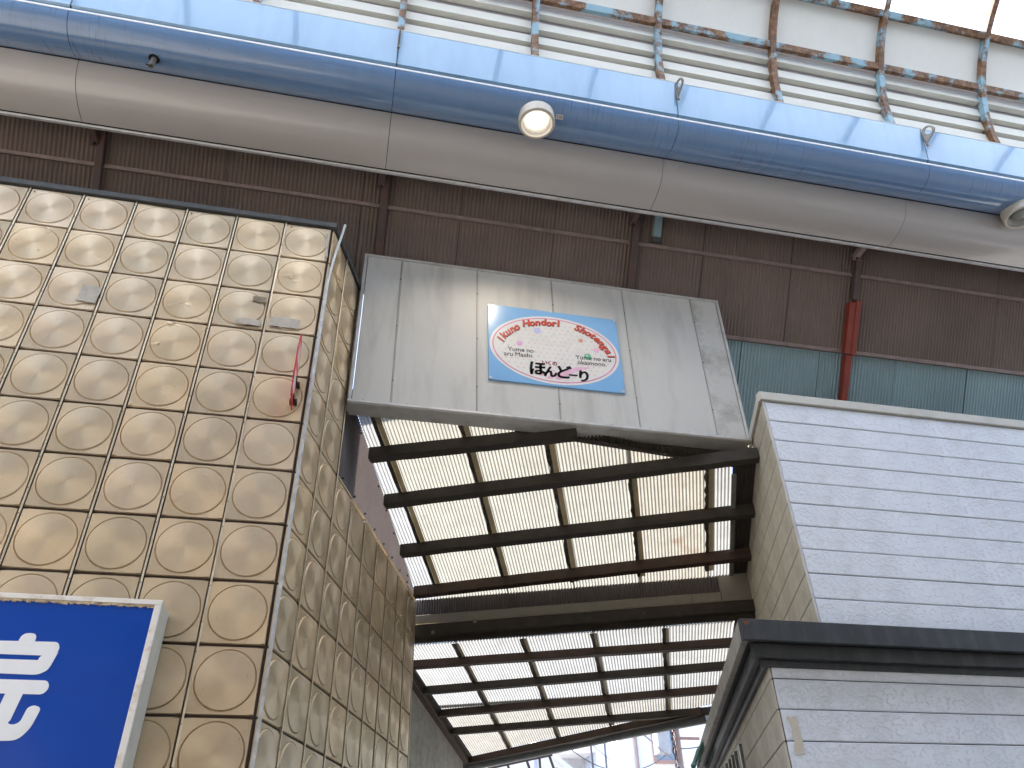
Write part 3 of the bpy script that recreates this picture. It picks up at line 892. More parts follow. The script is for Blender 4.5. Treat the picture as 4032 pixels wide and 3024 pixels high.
for i, (a, b) in enumerate(bounds):
    f0 = (lambda u: max(tfront(u), -u / 0.0477 if u < 0 else 0.0)) if i == 0 else tfront
    mats = [m_sheetcool, m_sheet, m_sheet, m_sheet, m_sheetst, m_sheetcool]
    f0b = (lambda u: max(tfront(u), min(4.2, -u * 20.5))) if i == 0 else tfront
    MB().corr(o1 + N1 * (0.004 * (i % 2)), e1, V1, N1, a, b, f0b, 4.40, 0.038, 0.007, 10, 3).build("translucent_sheet", mats[i], roof1)
MB().corr(o1 + N1 * 0.012, e1, V1, N1, 3.705, 3.99, tfront, 4.40, 0.032, 0.008, 8, 1).build("dark_sheet", m_eaves, roof1)
# lap battens and stained strips
def irregular_strip(o, U, V, NN, u0, u1, v0, v1, th, jag, n=26):
    mb = MB()
    o, U, V, NN = Vector(o), Vector(U), Vector(V), Vector(NN)
    La, Lb = [], []
    for k in range(n + 1):
        v = v0 + (v1 - v0) * k / n
        La.append(o + U * (u0 + random.uniform(-jag, jag)) + V * v)
        Lb.append(o + U * (u1 + random.uniform(-jag * 0.3, jag * 0.3)) + V * v)
    vs = La + Lb + [p - NN * th for p in La] + [p - NN * th for p in Lb]
    m = n + 1
    fs = []
    for k in range(n):
        fs += [(k, k + 1, m + k + 1, m + k), (2 * m + k, 3 * m + k, 3 * m + k + 1, 2 * m + k + 1), (k, 2 * m + k, 2 * m + k + 1, k + 1), (m + k, m + k + 1, 3 * m + k + 1, 3 * m + k)]
    fs += [(0, m, 3 * m, 2 * m), (n, 2 * m + n, 3 * m + n, m + n)]
    return mb.add(vs, fs)
for lp in laps1[:5]:
    irregular_strip(o1 - N1 * 0.012, e1, V1, N1, lp - 0.030, lp + 0.010, max(tfront(lp), 2.42 if lp > 2.5 else 0), 4.22, 0.012, 0.011).build("batten", m_batten, roof1)
    irregular_strip(o1 - N1 * 0.0115, e1, V1, N1, lp + 0.012, lp + 0.070, max(tfront(lp), 2.42 if lp > 2.5 else 0), 4.22, 0.003, 0.002).build("lap_strip", m_lap, roof1)
MB().frame_box(o1 + e1 * 3.69 + V1 * 2.62 - N1 * 0.05, e1, V1.normalized(), N1, 0.05, 1.75, 0.03, 0.003).build("edge_board", m_gutter, roof1)
def purlin(parent, uL, tL, uR, tR, zf, w, h, m, name="purlin", wob=0.004):
    """beam from (uL,tL) to (uR,tR), its top just under the sheet"""
    mb = MB()
    n = 14
    rows = []
    for k in range(n + 1):
        f = k / n
        u, t = uL + (uR - uL) * f, tL + (tR - tL) * f
        dz, dt = random.uniform(-wob, wob) * 0.5, random.uniform(-wob, wob)
        zt = zf(t + w * 0.5)
        c = 0.006
        rows.append([PT(u, t + dt, zt - h + c + dz), PT(u, t + c + dt, zt - h + dz), PT(u, t + w - c + dt, zt - h + dz), PT(u, t + w + dt, zt - h + c + dz), PT(u, t + w + dt, zf(t + w)), PT(u, t + dt, zf(t))])
    vs = [p for r_ in rows for p in r_]
    q = 6
    fs = [(k * q + i, k * q + (i + 1) % q, (k + 1) * q + (i + 1) % q, (k + 1) * q + i) for k in range(n) for i in range(q)]
    fs += [tuple(range(q))[::-1], tuple(range(n * q, n * q + q))]
    return mb.add(vs, fs).build(name, m, parent)
uw = lambda t: -0.0477 * t + 0.012
pz1 = lambda t: z1f(t) + 0.000
purlin(roof1, uw(1.72), 1.722, 2.12, 1.715, pz1, 0.125, 0.11, m_wood)
purlin(roof1, uw(2.42), 2.425, 3.95, 2.27, pz1, 0.125, 0.11, m_wood)
purlin(roof1, uw(3.25), 3.26, 3.97, 3.10, pz1, 0.125, 0.11, m_wood)
purlin(roof1, uw(4.04), 4.05, 3.97, 3.84, pz1, 0.12, 0.11, m_woodr)
MB().prism([(2.0, 0.985, 5.69), (4.63, 0.985, 5.49), (4.63, 0.985, 5.82), (2.0, 0.985, 5.82)], (0, 0.02, 0)).build("added_sky_block_board", m_eaves, roof1)  # added board, blocks the sky between roof sheets and sign soffit
# end wall under the last purlin
TE = 4.36
MB().corr(PT(0, TE, 0), e1, UPV, -e2, -0.5, 3.575, 4.79, 5.01, 0.032, 0.007, 8, 1).build("end_sheet", m_sheetgrey, roof1)
MB().frame_box(PT(-0.52, TE + 0.02, 4.6), e1, e2, UPV, 4.5, 0.015, 0.39).build("backing", m_dark, roof1)  # dark board added behind the end wall to stop sky leaking through
MB().frame_box(PT(3.56, TE - 0.01, 4.685), e1, e2, UPV, 0.42, 0.02, 0.33, 0.002).build("end_board", m_pboard, roof1)
MB().frame_box(PT(-0.5, TE - 0.02, 4.685), e1, e2, UPV, 3.71, 0.022, 0.115, 0.003).build("end_board", m_pboard, roof1)
MB().frame_box(PT(3.215, TE - 0.021, 4.685), e1, e2, UPV, 0.34, 0.022, 0.113, 0.003).build("end_board", m_pboard, roof1)
MB().frame_box(PT(-0.5, TE - 0.035, 4.668), e1, e2, UPV, 4.46, 0.03, 0.016, 0.002).build("ledge", m_lap, roof1)
purlin(roof1, -0.5, TE - 0.06, 4.0, TE - 0.06, lambda t: 4.667, 0.10, 0.135, m_wood, "main_beam")
purlin(roof1, -0.5, TE + 0.035, 4.0, TE + 0.035, lambda t: 4.56, 0.06, 0.085, m_wood, "lower_beam")
for u_, z_ in ((0.55, 4.655), (1.95, 4.64), (2.62, 4.60), (0.02, 4.56)):
    MB().tube([PT(u_, TE - 0.055, z_), PT(u_ + 0.004, TE - 0.075, z_ - 0.004)], 0.022, 8).build("timber_knot", m_batten if u_ > 1 else m_pboard, roof1)
# side sheet between gold wall and roof, with its fixing bolts
zs = lambda s: z1f(e2.dot(d1) * s) + 0.002
o = side_pt(0, -0.004, 0)
MB().corr(o, d1, UPV, n1, side_s[2] + 0.03, SE - 0.05, zc + 0.018, zs, 0.036, 0.011, 8, 2).build("side_sheet", m_sheetgrey, roof1)
bl = MB()
for s in [1.05 + 0.38 * k for k in range(9)]:
    for zz in (zs(s) - 0.09, zc + 0.05):
        if zz > zc + 0.03:
            p = side_pt(s, 0.003, zz)
            bl.tube([p, p + n1 * 0.016], 0.011, 6)
bl.build("bolts", m_iron, roof1, kind="stuff")

# lower roof
S2 = 0.12
z2f = lambda t: 4.46 - S2 * (t - 4.4)
V2 = e2 - UPV * S2
N2 = (UPV + e2 * S2).normalized()
roof2 = empty("alley_roof", "lower alley roof with bluish white corrugated sheets and a slanting end beam", "roof", (4.0, 5.0, 4.2))
o2 = PT(0, 4.4, z2f(4.4) + 0.012)
tend = lambda u: 8.64 - 0.45 * u
ub = [(-0.57, 0.28), (0.265, 1.125), (1.11, 1.99), (1.97, 2.85), (2.83, 3.66)]
for i, (a, b) in enumerate(ub):
    MB().corr(o2 + N2 * (0.004 * (i % 2)), e1, V2, N2, a, b, 0.02, 2.22, 0.038, 0.007, 10, 2).build("translucent_sheet", m_sheetcool, roof2)
    MB().corr(o2 + N2 * (0.004 * (i % 2) - 0.014), e1, V2, N2, a, b, 2.10, lambda u: tend(u) - 4.4 + 0.05, 0.038, 0.007, 10, 2).build("translucent_sheet", m_sheetold, roof2)
for lp in (0.27, 1.115, 1.98, 2.842):
    irregular_strip(o2 - N2 * 0.028, e1, V2, N2, lp - 0.034, lp + 0.014, 0.03, tend(lp) - 4.42, 0.012, 0.007).build("batten", m_batten, roof2)
    irregular_strip(o2 - N2 * 0.0275, e1, V2, N2, lp + 0.016, lp + 0.050, 0.03, tend(lp) - 4.42, 0.003, 0.002).build("lap_strip", m_lap, roof2)
p2 = lambda t: z2f(t) - 0.016
purlin(roof2, -0.45, 4.83, 3.9, 4.83, p2, 0.12, 0.085, m_woodr)
purlin(roof2, -0.45, 5.71, 3.9, 5.53, p2, 0.12, 0.085, m_wood)
purlin(roof2, -0.45, 6.62, 3.9, 6.32, p2, 0.12, 0.085, m_woodr)
purlin(roof2, -0.45, 7.40, 3.7, 7.17, p2, 0.12, 0.085, m_wood)
eb = MB()
eb.frame_box(PT(-0.5, tend(-0.5) - 0.02, p2(tend(-0.5)) - 0.105), (PT(3.3, tend(3.3), p2(tend(3.3))) - PT(-0.5, tend(-0.5), p2(tend(-0.5)))).normalized(), Vector((e1.x * 0.41 + e2.x * 0.91, e1.y * 0.41 + e2.y * 0.91, 0)).normalized(), UPV,
             (PT(3.3, tend(3.3), 0) - PT(-0.5, tend(-0.5), 0)).length, 0.1, 0.1, 0.004)
eb.build("end_beam", m_woodr, roof2)
gp = [PT(u_, tend(u_) + 0.19 + 0.02 * math.sin(u_), p2(tend(u_)) - 0.10 - 0.02 * max(0, u_ - 2.2)) for u_ in [-0.6 + 0.25 * k for k in range(17)]]
MB().tube(gp, 0.085, 14).build("gutter", m_gutter, roof2)
# wall plate and rafter along the concrete wall
MB().frame_box(PT(-0.56, 4.95, p2(4.95) - 0.10), V2.normalized(), e1, N2, 4.1, 0.09, 0.09, 0.004).build("wall_plate", m_woodr, roof2)
MB().frame_box(PT(-0.462, 4.7, p2(4.7) - 0.035), V2.normalized(), e1, N2, 4.2, 0.05, 0.04, 0.004).build("rafter", m_wood, roof2)
MB().frame_box(PT(3.655, 4.45, p2(4.45) - 0.03), V2.normalized(), e1, N2, 3.0, 0.10, 0.04, 0.004).build("edge_board", m_gutter, roof2)
MB().corr(o2, e1, V2, N2, 3.665, 3.98, 0.02, 2.6, 0.032, 0.008, 6, 1).build("dark_sheet", m_eaves, roof2)

# concrete wall beyond the gold one
cw = MB()
a, b = PT(-0.60, 4.42, 0), PT(-0.60, 10.5, 0)
a1, b1 = a + UPV * (z2f(4.42) - 0.03), b + UPV * (z2f(10.5) - 0.03)
cw.prism([a, b, b1, a1], -e1 * 1.5)
tag(cw.build("concrete_wall", m_concrete, None, (a.x, a.y, 0)), "rough grey concrete wall standing beyond the end of the gold panels", "wall")

# ------------------------------------------------------------------ siding building
rb = empty("shop_building", "pale shop building clad in rough lavender grey siding boards above a black cornice", "building", (6.0, 1.5, 0))
KR = 0.37
d2 = Vector((KR, 1, 0)).normalized()
n2 = Vector((-d2.y, d2.x, 0))       # outward, towards the alley
UX, UY, UT, UPI = 4.309, 0.10, 5.739, 0.221
XE = 10.5
U0 = Vector((UX, UY, 0))
def boards(x0, y0, zt, pitch, n, mf, ms, side_len, bevel=0.006):
    fm = mesh_of(MB().box(0, XE - x0 - 0.018, -0.018, 0, 0, pitch - 0.007, bevel), "siding_board", mf)
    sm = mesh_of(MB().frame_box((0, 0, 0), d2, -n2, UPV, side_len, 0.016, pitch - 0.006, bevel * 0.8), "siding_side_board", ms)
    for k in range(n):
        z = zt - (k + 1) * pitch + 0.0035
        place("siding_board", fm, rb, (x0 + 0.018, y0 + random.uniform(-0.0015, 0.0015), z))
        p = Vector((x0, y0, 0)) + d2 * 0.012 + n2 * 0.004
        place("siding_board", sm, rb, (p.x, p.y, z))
boards(UX, UY, UT, UPI, 11, m_siding, m_sidingalley, 4.6)
w0 = U0 + d2 * 0.0 + Vector((0.03, 0.004, 0))
w1 = w0 + d2 * 4.6 + Vector((0.015, 0, 0))
MB().prism([(w0.x, w0.y, 3.0), (XE, w0.y, 3.0), (XE, w1.y, 3.0), (w1.x, w1.y, 3.0)], (0, 0, UT - 3.0 - 0.003)).build("upper_wall", m_dark, rb)
MB().frame_box((UX - 0.004, UY - 0.021, UT - 11 * UPI), (1, 0, 0), (0, 1, 0), UPV, 0.018, 0.020, 11 * UPI - 0.003, 0.004).build("corner_bead", m_corner, rb)
# cap
MB().frame_box((UX - 0.03, UY - 0.045, UT + 0.006), (1, 0, 0), (0, 1, 0), UPV, XE - UX + 0.03, 0.08, 0.094, 0.005).build("roof_cap", m_cap, rb)
p = U0 + d2 * 0.045 + n2 * 0.03
MB().frame_box((p.x, p.y, UT + 0.0065), d2, -n2, UPV, 4.5, 0.07, 0.092, 0.005).build("roof_cap", m_cap, rb)
MB().prism([(UX + 0.06, UY + 0.05, UT + 0.012), (XE, UY + 0.05, UT + 0.012), (XE, 4.5, UT + 0.012), (UX + 0.06 + KR * 4.4, 4.5, UT + 0.012)], (0, 0, 0.03)).build("roof", m_eaves, rb)
MB().box(UX + 0.02, XE, UY - 0.03, UY + 0.0, 3.452, UT - 10.35 * UPI, 0.003).build("flashing", m_cap, rb)
# lower storey
LX, LY, LT, LPI = 3.715, 0.0, 3.278, 0.2205
boards(LX, LY, LT, LPI, 10, m_siding, m_sidingalley, 6.5)
l0 = Vector((LX + 0.03, 0.004, 0))
l1 = l0 + d2 * 6.5 + Vector((0.015, 0, 0))
MB().prism([(l0.x, l0.y, 0), (XE, l0.y, 0), (XE, l1.y, 0), (l1.x, l1.y, 0)], (0, 0, 3.27)).build("lower_wall", m_dark, rb)
# cornice: stepped profile on the front, returned along the alley
def cornice(y_out0, z0, z1, th, name, m, side_m=None):
    """front run and side run of one cornice member, projecting y_out0 beyond the lower wall"""
    MB().box(LX - y_out0 * 1.25 - 0.02, XE, -y_out0, -y_out0 + th, z0, z1, 0.004).build(name, m, rb)
    q = Vector((LX, 0, 0)) + n2 * (y_out0 * 1.0 + 0.0) + d2 * (-0.0)
    k0 = (-y_out0 + th - q.y) / d2.y + 0.002
    q = q + d2 * k0
    MB().frame_box((q.x, q.y, z0 + 0.001), d2, -n2, UPV, 6.0, th, z1 - z0 - 0.002, 0.004).build(name, side_m or m, rb)
cornice(0.20, 3.285, 3.445, 0.05, "cornice_fascia", m_cornice, m_cornend)
MB().prism([(LX - 0.20, -0.149, 3.40), (XE, -0.149, 3.40), (XE, 0.3, 3.40), (LX + 0.1, 0.3, 3.40)], (0, 0, 0.03)).build("cornice_top", m_cornice, rb)
cornice(0.105, 3.185, 3.295, 0.06, "cornice_moulding", m_cornice)
cornice(0.043, 3.135, 3.186, 0.04, "cornice_bed", m_cornice)
sf = MB()
q0, q1 = Vector((LX, 0, 0)) + n2 * 0.15, Vector((LX, 0, 0)) + n2 * 0.15 + d2 * 6.0
sf.prism([(LX - 0.155, -0.15, 3.33), (XE, -0.15, 3.33), (XE, 0.02, 3.33), (LX + 0.03, 0.02, 3.33), (q1.x + 0.18, q1.y, 3.33), (q1.x, q1.y, 3.33), (LX - 0.15 , 0.0, 3.33)], (0, 0, 0.02))
sf.build("cornice_soffit", m_cornice, rb)
MB().prism([(LX - 0.262, -0.2006, 3.435), (LX - 0.195, -0.2006, 3.418), (LX - 0.24, -0.2006, 3.388)], (0, -0.0012, 0)).build("rust_patch", m_rust, rb)
# torn tape on the lower wall
tp_ = [(3.775, 2.79), (3.79, 2.775), (3.815, 2.78), (3.845, 2.785), (3.846, 2.70), (3.852, 2.62), (3.845, 2.56), (3.842, 2.528), (3.80, 2.526), (3.772, 2.524), (3.768, 2.56), (3.785, 2.61), (3.776, 2.66), (3.788, 2.70), (3.776, 2.745), (3.758, 2.775)]
MB().prism([(x, -0.0215, z) for x, z in tp_], (0, -0.0012, 0)).build("tape_residue", m_cream_tape, rb)
# steel bars on the alley side
gr = empty("window_grille", "dark steel window bars on the alley side of the siding building", "grille", (4.4, 1.9, 2.4))
q = Vector((LX, 0, 0)) + n2 * 0.075
for k, s in enumerate((1.72, 2.16, 2.44, 2.77, 3.12, 3.5)):
    zt_ = 2.905 + 0.012 * k
    MB().frame_box(q + d2 * s + UPV * 1.7, d2, n2, UPV, 0.03 if k else 0.055, 0.03, zt_ - 1.7, 0.005).build("bar", m_steel, gr)
for z in (2.2, 1.75):
    MB().frame_box(q + d2 * 1.74 - n2 * 0.026 + UPV * z, d2, n2, UPV, 1.8, 0.025, 0.035, 0.003).build("cross_rail", m_steel, gr)
for s in (1.735, 3.1):
    MB().frame_box(q + d2 * s - n2 * 0.075 + UPV * 2.19, d2, n2, UPV, 0.025, 0.05, 0.04, 0.003).build("bracket", m_steel, gr)

# ------------------------------------------------------------------ arcade eaves beam
AX0, AX1 = -8.8, 12.8
seams = [-8.8, -5.73, -2.62, 0.43, 3.48, 6.59, 9.70, 12.8]
fas = empty("eaves_beam", "long blue and beige curved eaves beam running along the arcade", "eaves beam", (2.0, -0.4, 8.3))
face = [(-0.90, 9.205), (-1.0, 9.20), (-1.003, 9.185), (-0.915, 8.735), (-0.885, 8.725)]
blue = [(-0.90, 8.662), (-0.875, 8.605), (-0.845, 8.568), (-0.806, 8.537), (-0.76, 8.512), (-0.705, 8.499), (-0.645, 8.500), (-0.578, 8.516), (-0.50, 8.556), (-0.43, 8.615)]
beige = [(-0.418, 8.605), (-0.395, 8.535), (-0.365, 8.475), (-0.325, 8.425), (-0.275, 8.383), (-0.21, 8.352), (-0.14, 8.332), (-0.06, 8.320), (0.03, 8.316), (0.085, 8.318)]
lamp_holes = [(-1.865, -0.655)]
for a, b in zip(seams, seams[1:]):
    a2, b2 = a + 0.003, b - 0.003
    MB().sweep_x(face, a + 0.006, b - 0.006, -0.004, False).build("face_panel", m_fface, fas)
    MB().sweep_x(blue, a2, b2, -0.004).build("curved_panel", m_fblue, fas)
    MB().sweep_x(beige, a2, b2, -0.004).build("soffit_panel", m_fbeige, fas)
MB().box(AX0, AX1, -0.908, -0.895, 8.664, 8.690, 0.002).build("edge_strip", m_fwhite, fas)
MB().prism([(AX0, 0.105, 8.302), (AX0, 0.112, 8.296), (AX0, 0.168, 8.330), (AX0, 0.165, 8.345), (AX0, 0.105, 8.318)], (AX1 - AX0, 0, 0)).build("edge_strip", m_fwhite, fas)
bx = MB()
prof = [(-0.87, 9.18), (-0.87, 8.70), (-0.78, 8.56), (-0.70, 8.535), (-0.60, 8.545), (-0.42, 8.66), (-0.36, 8.52), (-0.2, 8.39), (0.16, 8.35), (0.30, 9.19)]
bx.prism([(AX0, y, z) for y, z in prof], (AX1 - AX0, 0, 0))
bx.build("core", m_dark, fas)
MB().box(AX0, AX1, -1.0, -0.72, 9.212, 9.226, 0.003).build("top_flashing", m_louvre, fas)
for x, off in ((-2.62, 0), (0.43, 0), (3.48, 0), (6.59, 0), (9.70, 0)):
    MB().prism([(x - 0.010, -1.004, 9.19), (x - 0.010, -0.917, 8.735), (x - 0.010, -0.905, 8.735), (x - 0.010, -0.99, 9.19)], (0.020, 0, 0)).build("seam_cover", m_trim, fas)
# eye plates
def eye_plate(x, label, roll):
    t_ = empty("eye_plate", label, "hook", (x, -1.0, 9.02), "eye plates along the beam")
    n = 22
    outer, inner = [], []
    for k in range(n):
        a_ = 2 * math.pi * k / n
        ro = 0.072
        py, pz = -0.055 + ro * math.cos(a_) * 0.8, 0.06 + ro * math.sin(a_) * 1.25
        if math.sin(a_) < -0.2:
            f_ = (-math.sin(a_) - 0.2) / 0.8
            py = py * (1 - f_) + (-0.0) * f_
            pz = pz * (1 - f_) + (-0.10) * f_
        outer.append((py, pz))
        inner.append((-0.056 + 0.033 * math.cos(a_), 0.068 + 0.055 * math.sin(a_)))
    vs = []
    for xx in (-0.006, 0.006):
        for L in (outer, inner):
            vs += [Vector((x + xx - (p[0]) * roll, -1.0 + p[0], 9.04 + p[1])) for p in L]
    fs = []
    for k in range(n):
        j = (k + 1) % n
        fs += [(k, j, n + j, n + k), (2 * n + k, 3 * n + k, 3 * n + j, 2 * n + j), (k, 2 * n + k, 2 * n + j, j), (n + k, n + j, 3 * n + j, 3 * n + k)]
    MB().add(vs, fs).build("eye", m_eye, t_)
    MB().box(x - 0.012, x + 0.012, -1.006, -0.985, 8.90, 9.16, 0.003).build("stem", m_eye, t_)
eye_plate(0.43, "steel eye plate seen edge on, at the beam seam left of the lit lamp", 0.05)
eye_plate(3.48, "steel eye plate half turned, at the first beam seam past the lit lamp", 0.35)
eye_plate(6.59, "rust topped steel eye plate seen open, farthest along the blue beam", 0.75)

# lamps
def ring_pts(cx, cy_, r, z, n=40):
    return [(cx + r * math.cos(2 * math.pi * k / n), cy_ + r * math.sin(2 * math.pi * k / n), z) for k in range(n)]
def lathe(mb, cx, cy_, prof, n=40, smooth=True):
    vs = [p for r_, z in prof for p in ring_pts(cx, cy_, r_, z, n)]
    m = len(prof)
    return mb.add(vs, [(i * n + k, i * n + (k + 1) % n, (i + 1) * n + (k + 1) % n, (i + 1) * n + k) for i in range(m - 1) for k in range(n)], smooth)
def lamp(x, y, label, on):
    t_ = empty("downlight", label, "lamp", (x, y, 8.40), "downlights under the eaves beam")
    zb_ = 8.395
    mb = MB()
    lathe(mb, x, y, [(0.188, 8.53), (0.192, zb_ + 0.012)])
    lathe(mb, x, y, [(0.192, zb_ + 0.012), (0.186, zb_), (0.164, zb_), (0.160, zb_ + 0.006)])
    mb.build("housing", m_lampbody, t_)
    mb = MB()
    lathe(mb, x, y, [(0.160, zb_ + 0.006), (0.150, zb_ + 0.035), (0.132, zb_ + 0.040), (0.120, zb_ + 0.075), (0.06, zb_ + 0.092), (0.002, zb_ + 0.093)])
    mb.build("reflector", m_reflector, t_)
    mb = MB()
    lathe(mb, x, y, [(0.001, zb_ + 0.006), (0.05, zb_ + 0.014), (0.085, zb_ + 0.045), (0.092, zb_ + 0.065), (0.06, zb_ + 0.082), (0.03, zb_ + 0.090)], 24)
    mb.build("bulb", m_bulb if on else m_bulboff, t_)
    return t_
LXP, LYP = 1.925, -0.735
t_lamp = lamp(LXP, LYP, "lit round downlight glowing warm white under the blue beam", True)
lamp(7.98, -0.60, "unlit round downlight with a grey bulb, cut off by the photo's edge", False)
ld = bpy.data.lights.new("lamp_light", 'SPOT')
ld.energy = 17
ld.color = (1.0, 0.86, 0.66)
ld.spot_size = R(128)
ld.spot_blend = 0.35
ld.shadow_soft_size = 0.07
lo_ = bpy.data.objects.new("lamp_light", ld)
C.objects.link(lo_)
lo_.parent = t_lamp
lo_.location = (0, 0, -0.012)
# label beside the lamp
lb = empty("number_label", "small white sticker reading S28 beside the lit lamp", "label", (2.165, -0.785, 8.53))
sl = Vector((0, 0.80, -0.55)).normalized()
MB().frame_box(Vector((2.125, -0.8055, 8.5285)), (1, 0, 0), Vector((0, 0.775, -0.632)), Vector((0, -0.632, -0.775)), 0.078, 0.050, 0.0035).build("sticker", m_label, lb)
vs, fs = text_verts("S28", 0.042, 0.0006)
o = Vector((2.164, -0.8055, 8.5285)) + Vector((0, 0.775, -0.632)) * 0.038 + Vector((0, -0.632, -0.775)) * 0.0042
MB().add([o + Vector((1, 0, 0)) * v.x - Vector((0, 0.775, -0.632)) * v.y + Vector((0, -0.632, -0.775)) * v.z for v in vs], fs).build("lettering", m_ink, lb)
# bare pipe end in a hole of the beam
pp = empty("pipe_stub", "grey pipe stub hanging out of a dark hole in the blue beam", "pipe", (-1.865, -0.66, 8.45))
MB().add(ring_pts(-1.865, -0.66, 0.052, 8.4945, 24) + ring_pts(-1.865, -0.66, 0.052, 8.5005, 24), [tuple(range(24))[::-1]] + [(k, (k + 1) % 24, 24 + (k + 1) % 24, 24 + k) for k in range(24)]).build("hole", m_pblack, pp)
mb = MB()
lathe(mb, -1.866, -0.655, [(0.026, 8.494), (0.026, 8.375), (0.021, 8.375), (0.020, 8.42), (0.001, 8.42)], 20)
mb.build("pipe", m_gutter, pp)
MB().tube([(-1.885, -0.660, 8.384), (-1.915, -0.664, 8.384)], 0.008, 8).build("screw", m_iron, pp)

# ------------------------------------------------------------------ arcade vault
vt = empty("arcade_roof", "vaulted arcade roof of rusting blue ribs with cream panels and louvres", "roof", (2.0, -1.4, 9.2))
VC, VR, VZ = -3.0, 2.2, 9.5
def arcp(th, r=VR):
    return (VC + r * math.cos(th), VZ + r * math.sin(th))
ribx = [0.435 + 1.515 * k for k in range(-6, 9)]
def rib(x, w=0.075, d=0.075):
    mb = MB()
    L = [(VC + VR, 9.0)] + [arcp(R(a_)) for a_ in range(0, 181, 5)] + [(VC - VR, 9.0)]
    Lo = [(VC + VR + d, 9.0)] + [arcp(R(a_), VR + d) for a_ in range(0, 181, 5)] + [(VC - VR - d, 9.0)]
    n = len(L)
    vs = []
    for xx in (x - w / 2, x + w / 2):
        vs += [(xx, *p) for p in L] + [(xx, *p) for p in Lo]
    fs = []
    for k in range(n - 1):
        fs += [(k, k + 1, 2 * n + k + 1, 2 * n + k), (n + k, 3 * n + k, 3 * n + k + 1, n + k + 1), (k, n + k, n + k + 1, k + 1), (2 * n + k, 2 * n + k + 1, 3 * n + k + 1, 3 * n + k)]
    fs += [(0, 2 * n, 3 * n, n)]
    return mb.add(vs, fs).build("rib", m_rib, vt)
for x in ribx:
    rib(x)
TH1, TH2 = 25.5, 43.5
rest = MB()
restl, restg, restp = MB(), MB(), MB()
def purl(mb, xa, xb, th, w=0.085, d=0.07):
    c = Vector((0, math.cos(R(th)), math.sin(R(th))))
    t_ = Vector((0, -math.sin(R(th)), math.cos(R(th))))
    y, z = arcp(R(th), VR + 0.004)
    return mb.frame_box(Vector((xa, y, z)) - t_ * w / 2, (1, 0, 0), t_, c, xb - xa, w, d, 0.003)
def curved(mb, xa, xb, t0, t1, r, th=0.012, n=6):
    L = [arcp(R(t0 + (t1 - t0) * k / n), r) for k in range(n + 1)]
    return mb.sweep_x(L, xa, xb, -th)
for i in range(len(ribx) - 1):
    xa, xb = ribx[i] + 0.039, ribx[i + 1] - 0.039
    seen = -3.0 < xa < 9.3
    for th in (TH1, TH2):
        purl(MB(), xa, xb, th).build("purlin", m_rib, vt) if seen else purl(rest, xa, xb, th)
    for th in (66, 90, 114, 180 - TH2, 180 - TH1):
        purl(MB(), xa, xb, th).build("purlin", m_rib, vt) if (seen and th == 66) else purl(rest, xa, xb, th)
    if seen:
        curved(MB(), ribx[i] + 0.003, ribx[i + 1] - 0.003, TH1 + 0.2, TH2 - 0.2, VR + 0.078).build("cream_panel", m_cream, vt)
    else:
        curved(restp, ribx[i] + 0.003, ribx[i + 1] - 0.003, TH1 + 0.2, TH2 - 0.2, VR + 0.078)
    curved(restp, ribx[i] + 0.003, ribx[i + 1] - 0.003, 180 - TH1 - 0.2, 180 - TH2 + 0.2, VR + 0.078, -0.012)
    for t0, t1 in ((TH2, 66), (66, 90), (90, 114), (114, 180 - TH2)):
        mbg = MB() if (seen and t0 == TH2) else restg
        curved(mbg, ribx[i] + 0.003, ribx[i + 1] - 0.003, t0 + 0.3, t1 - 0.3, VR + 0.078, 0.004)
        if mbg is not restg:
            mbg.build("skylight_pane", m_glass, vt)
    for k in range(6):
        zz = 9.225 + 0.215 * k
        sl_ = [(-0.735, zz), (-0.662, zz + 0.003), (-0.662, zz + 0.17), (-0.722, zz + 0.158), (-0.735, zz + 0.15)]
        if zz > 10.3:
            continue
        th = math.asin(min(1, max(0, (zz - VZ) / VR)))
        dy = VC + VR * math.cos(th) - (-0.8)
        sl_ = [(ribx[i] + 0.03, y + dy, z) for y, z in sl_]
        if seen:
            MB().prism(sl_, (1.455, 0, 0)).build("louvre_slat", m_louvre, vt)
        else:
            restl.prism(sl_, (1.455, 0, 0))
curved(MB(), ribx[0], ribx[-1], 0, TH1 + 4, VR + 0.145).build("louvre_backing", m_louvback, vt)
MB().box(ribx[0], ribx[-1], -0.655, -0.635, 9.0, 9.52).build("louvre_backing", m_louvback, vt)
curved(restp, ribx[0], ribx[-1], 180, 180 - TH1, VR + 0.09, -0.012)
restp.box(ribx[0], ribx[-1], -5.32, -5.30, 8.9, 9.52)
rest.build("far_purlins", m_rib, vt, kind="stuff")
restl.build("far_louvre_slats", m_louvre, vt, kind="stuff")
restp.build("far_cream_panels", m_cream, vt, kind="stuff")
restg.build("far_skylight_panes", m_glass, vt, kind="stuff")

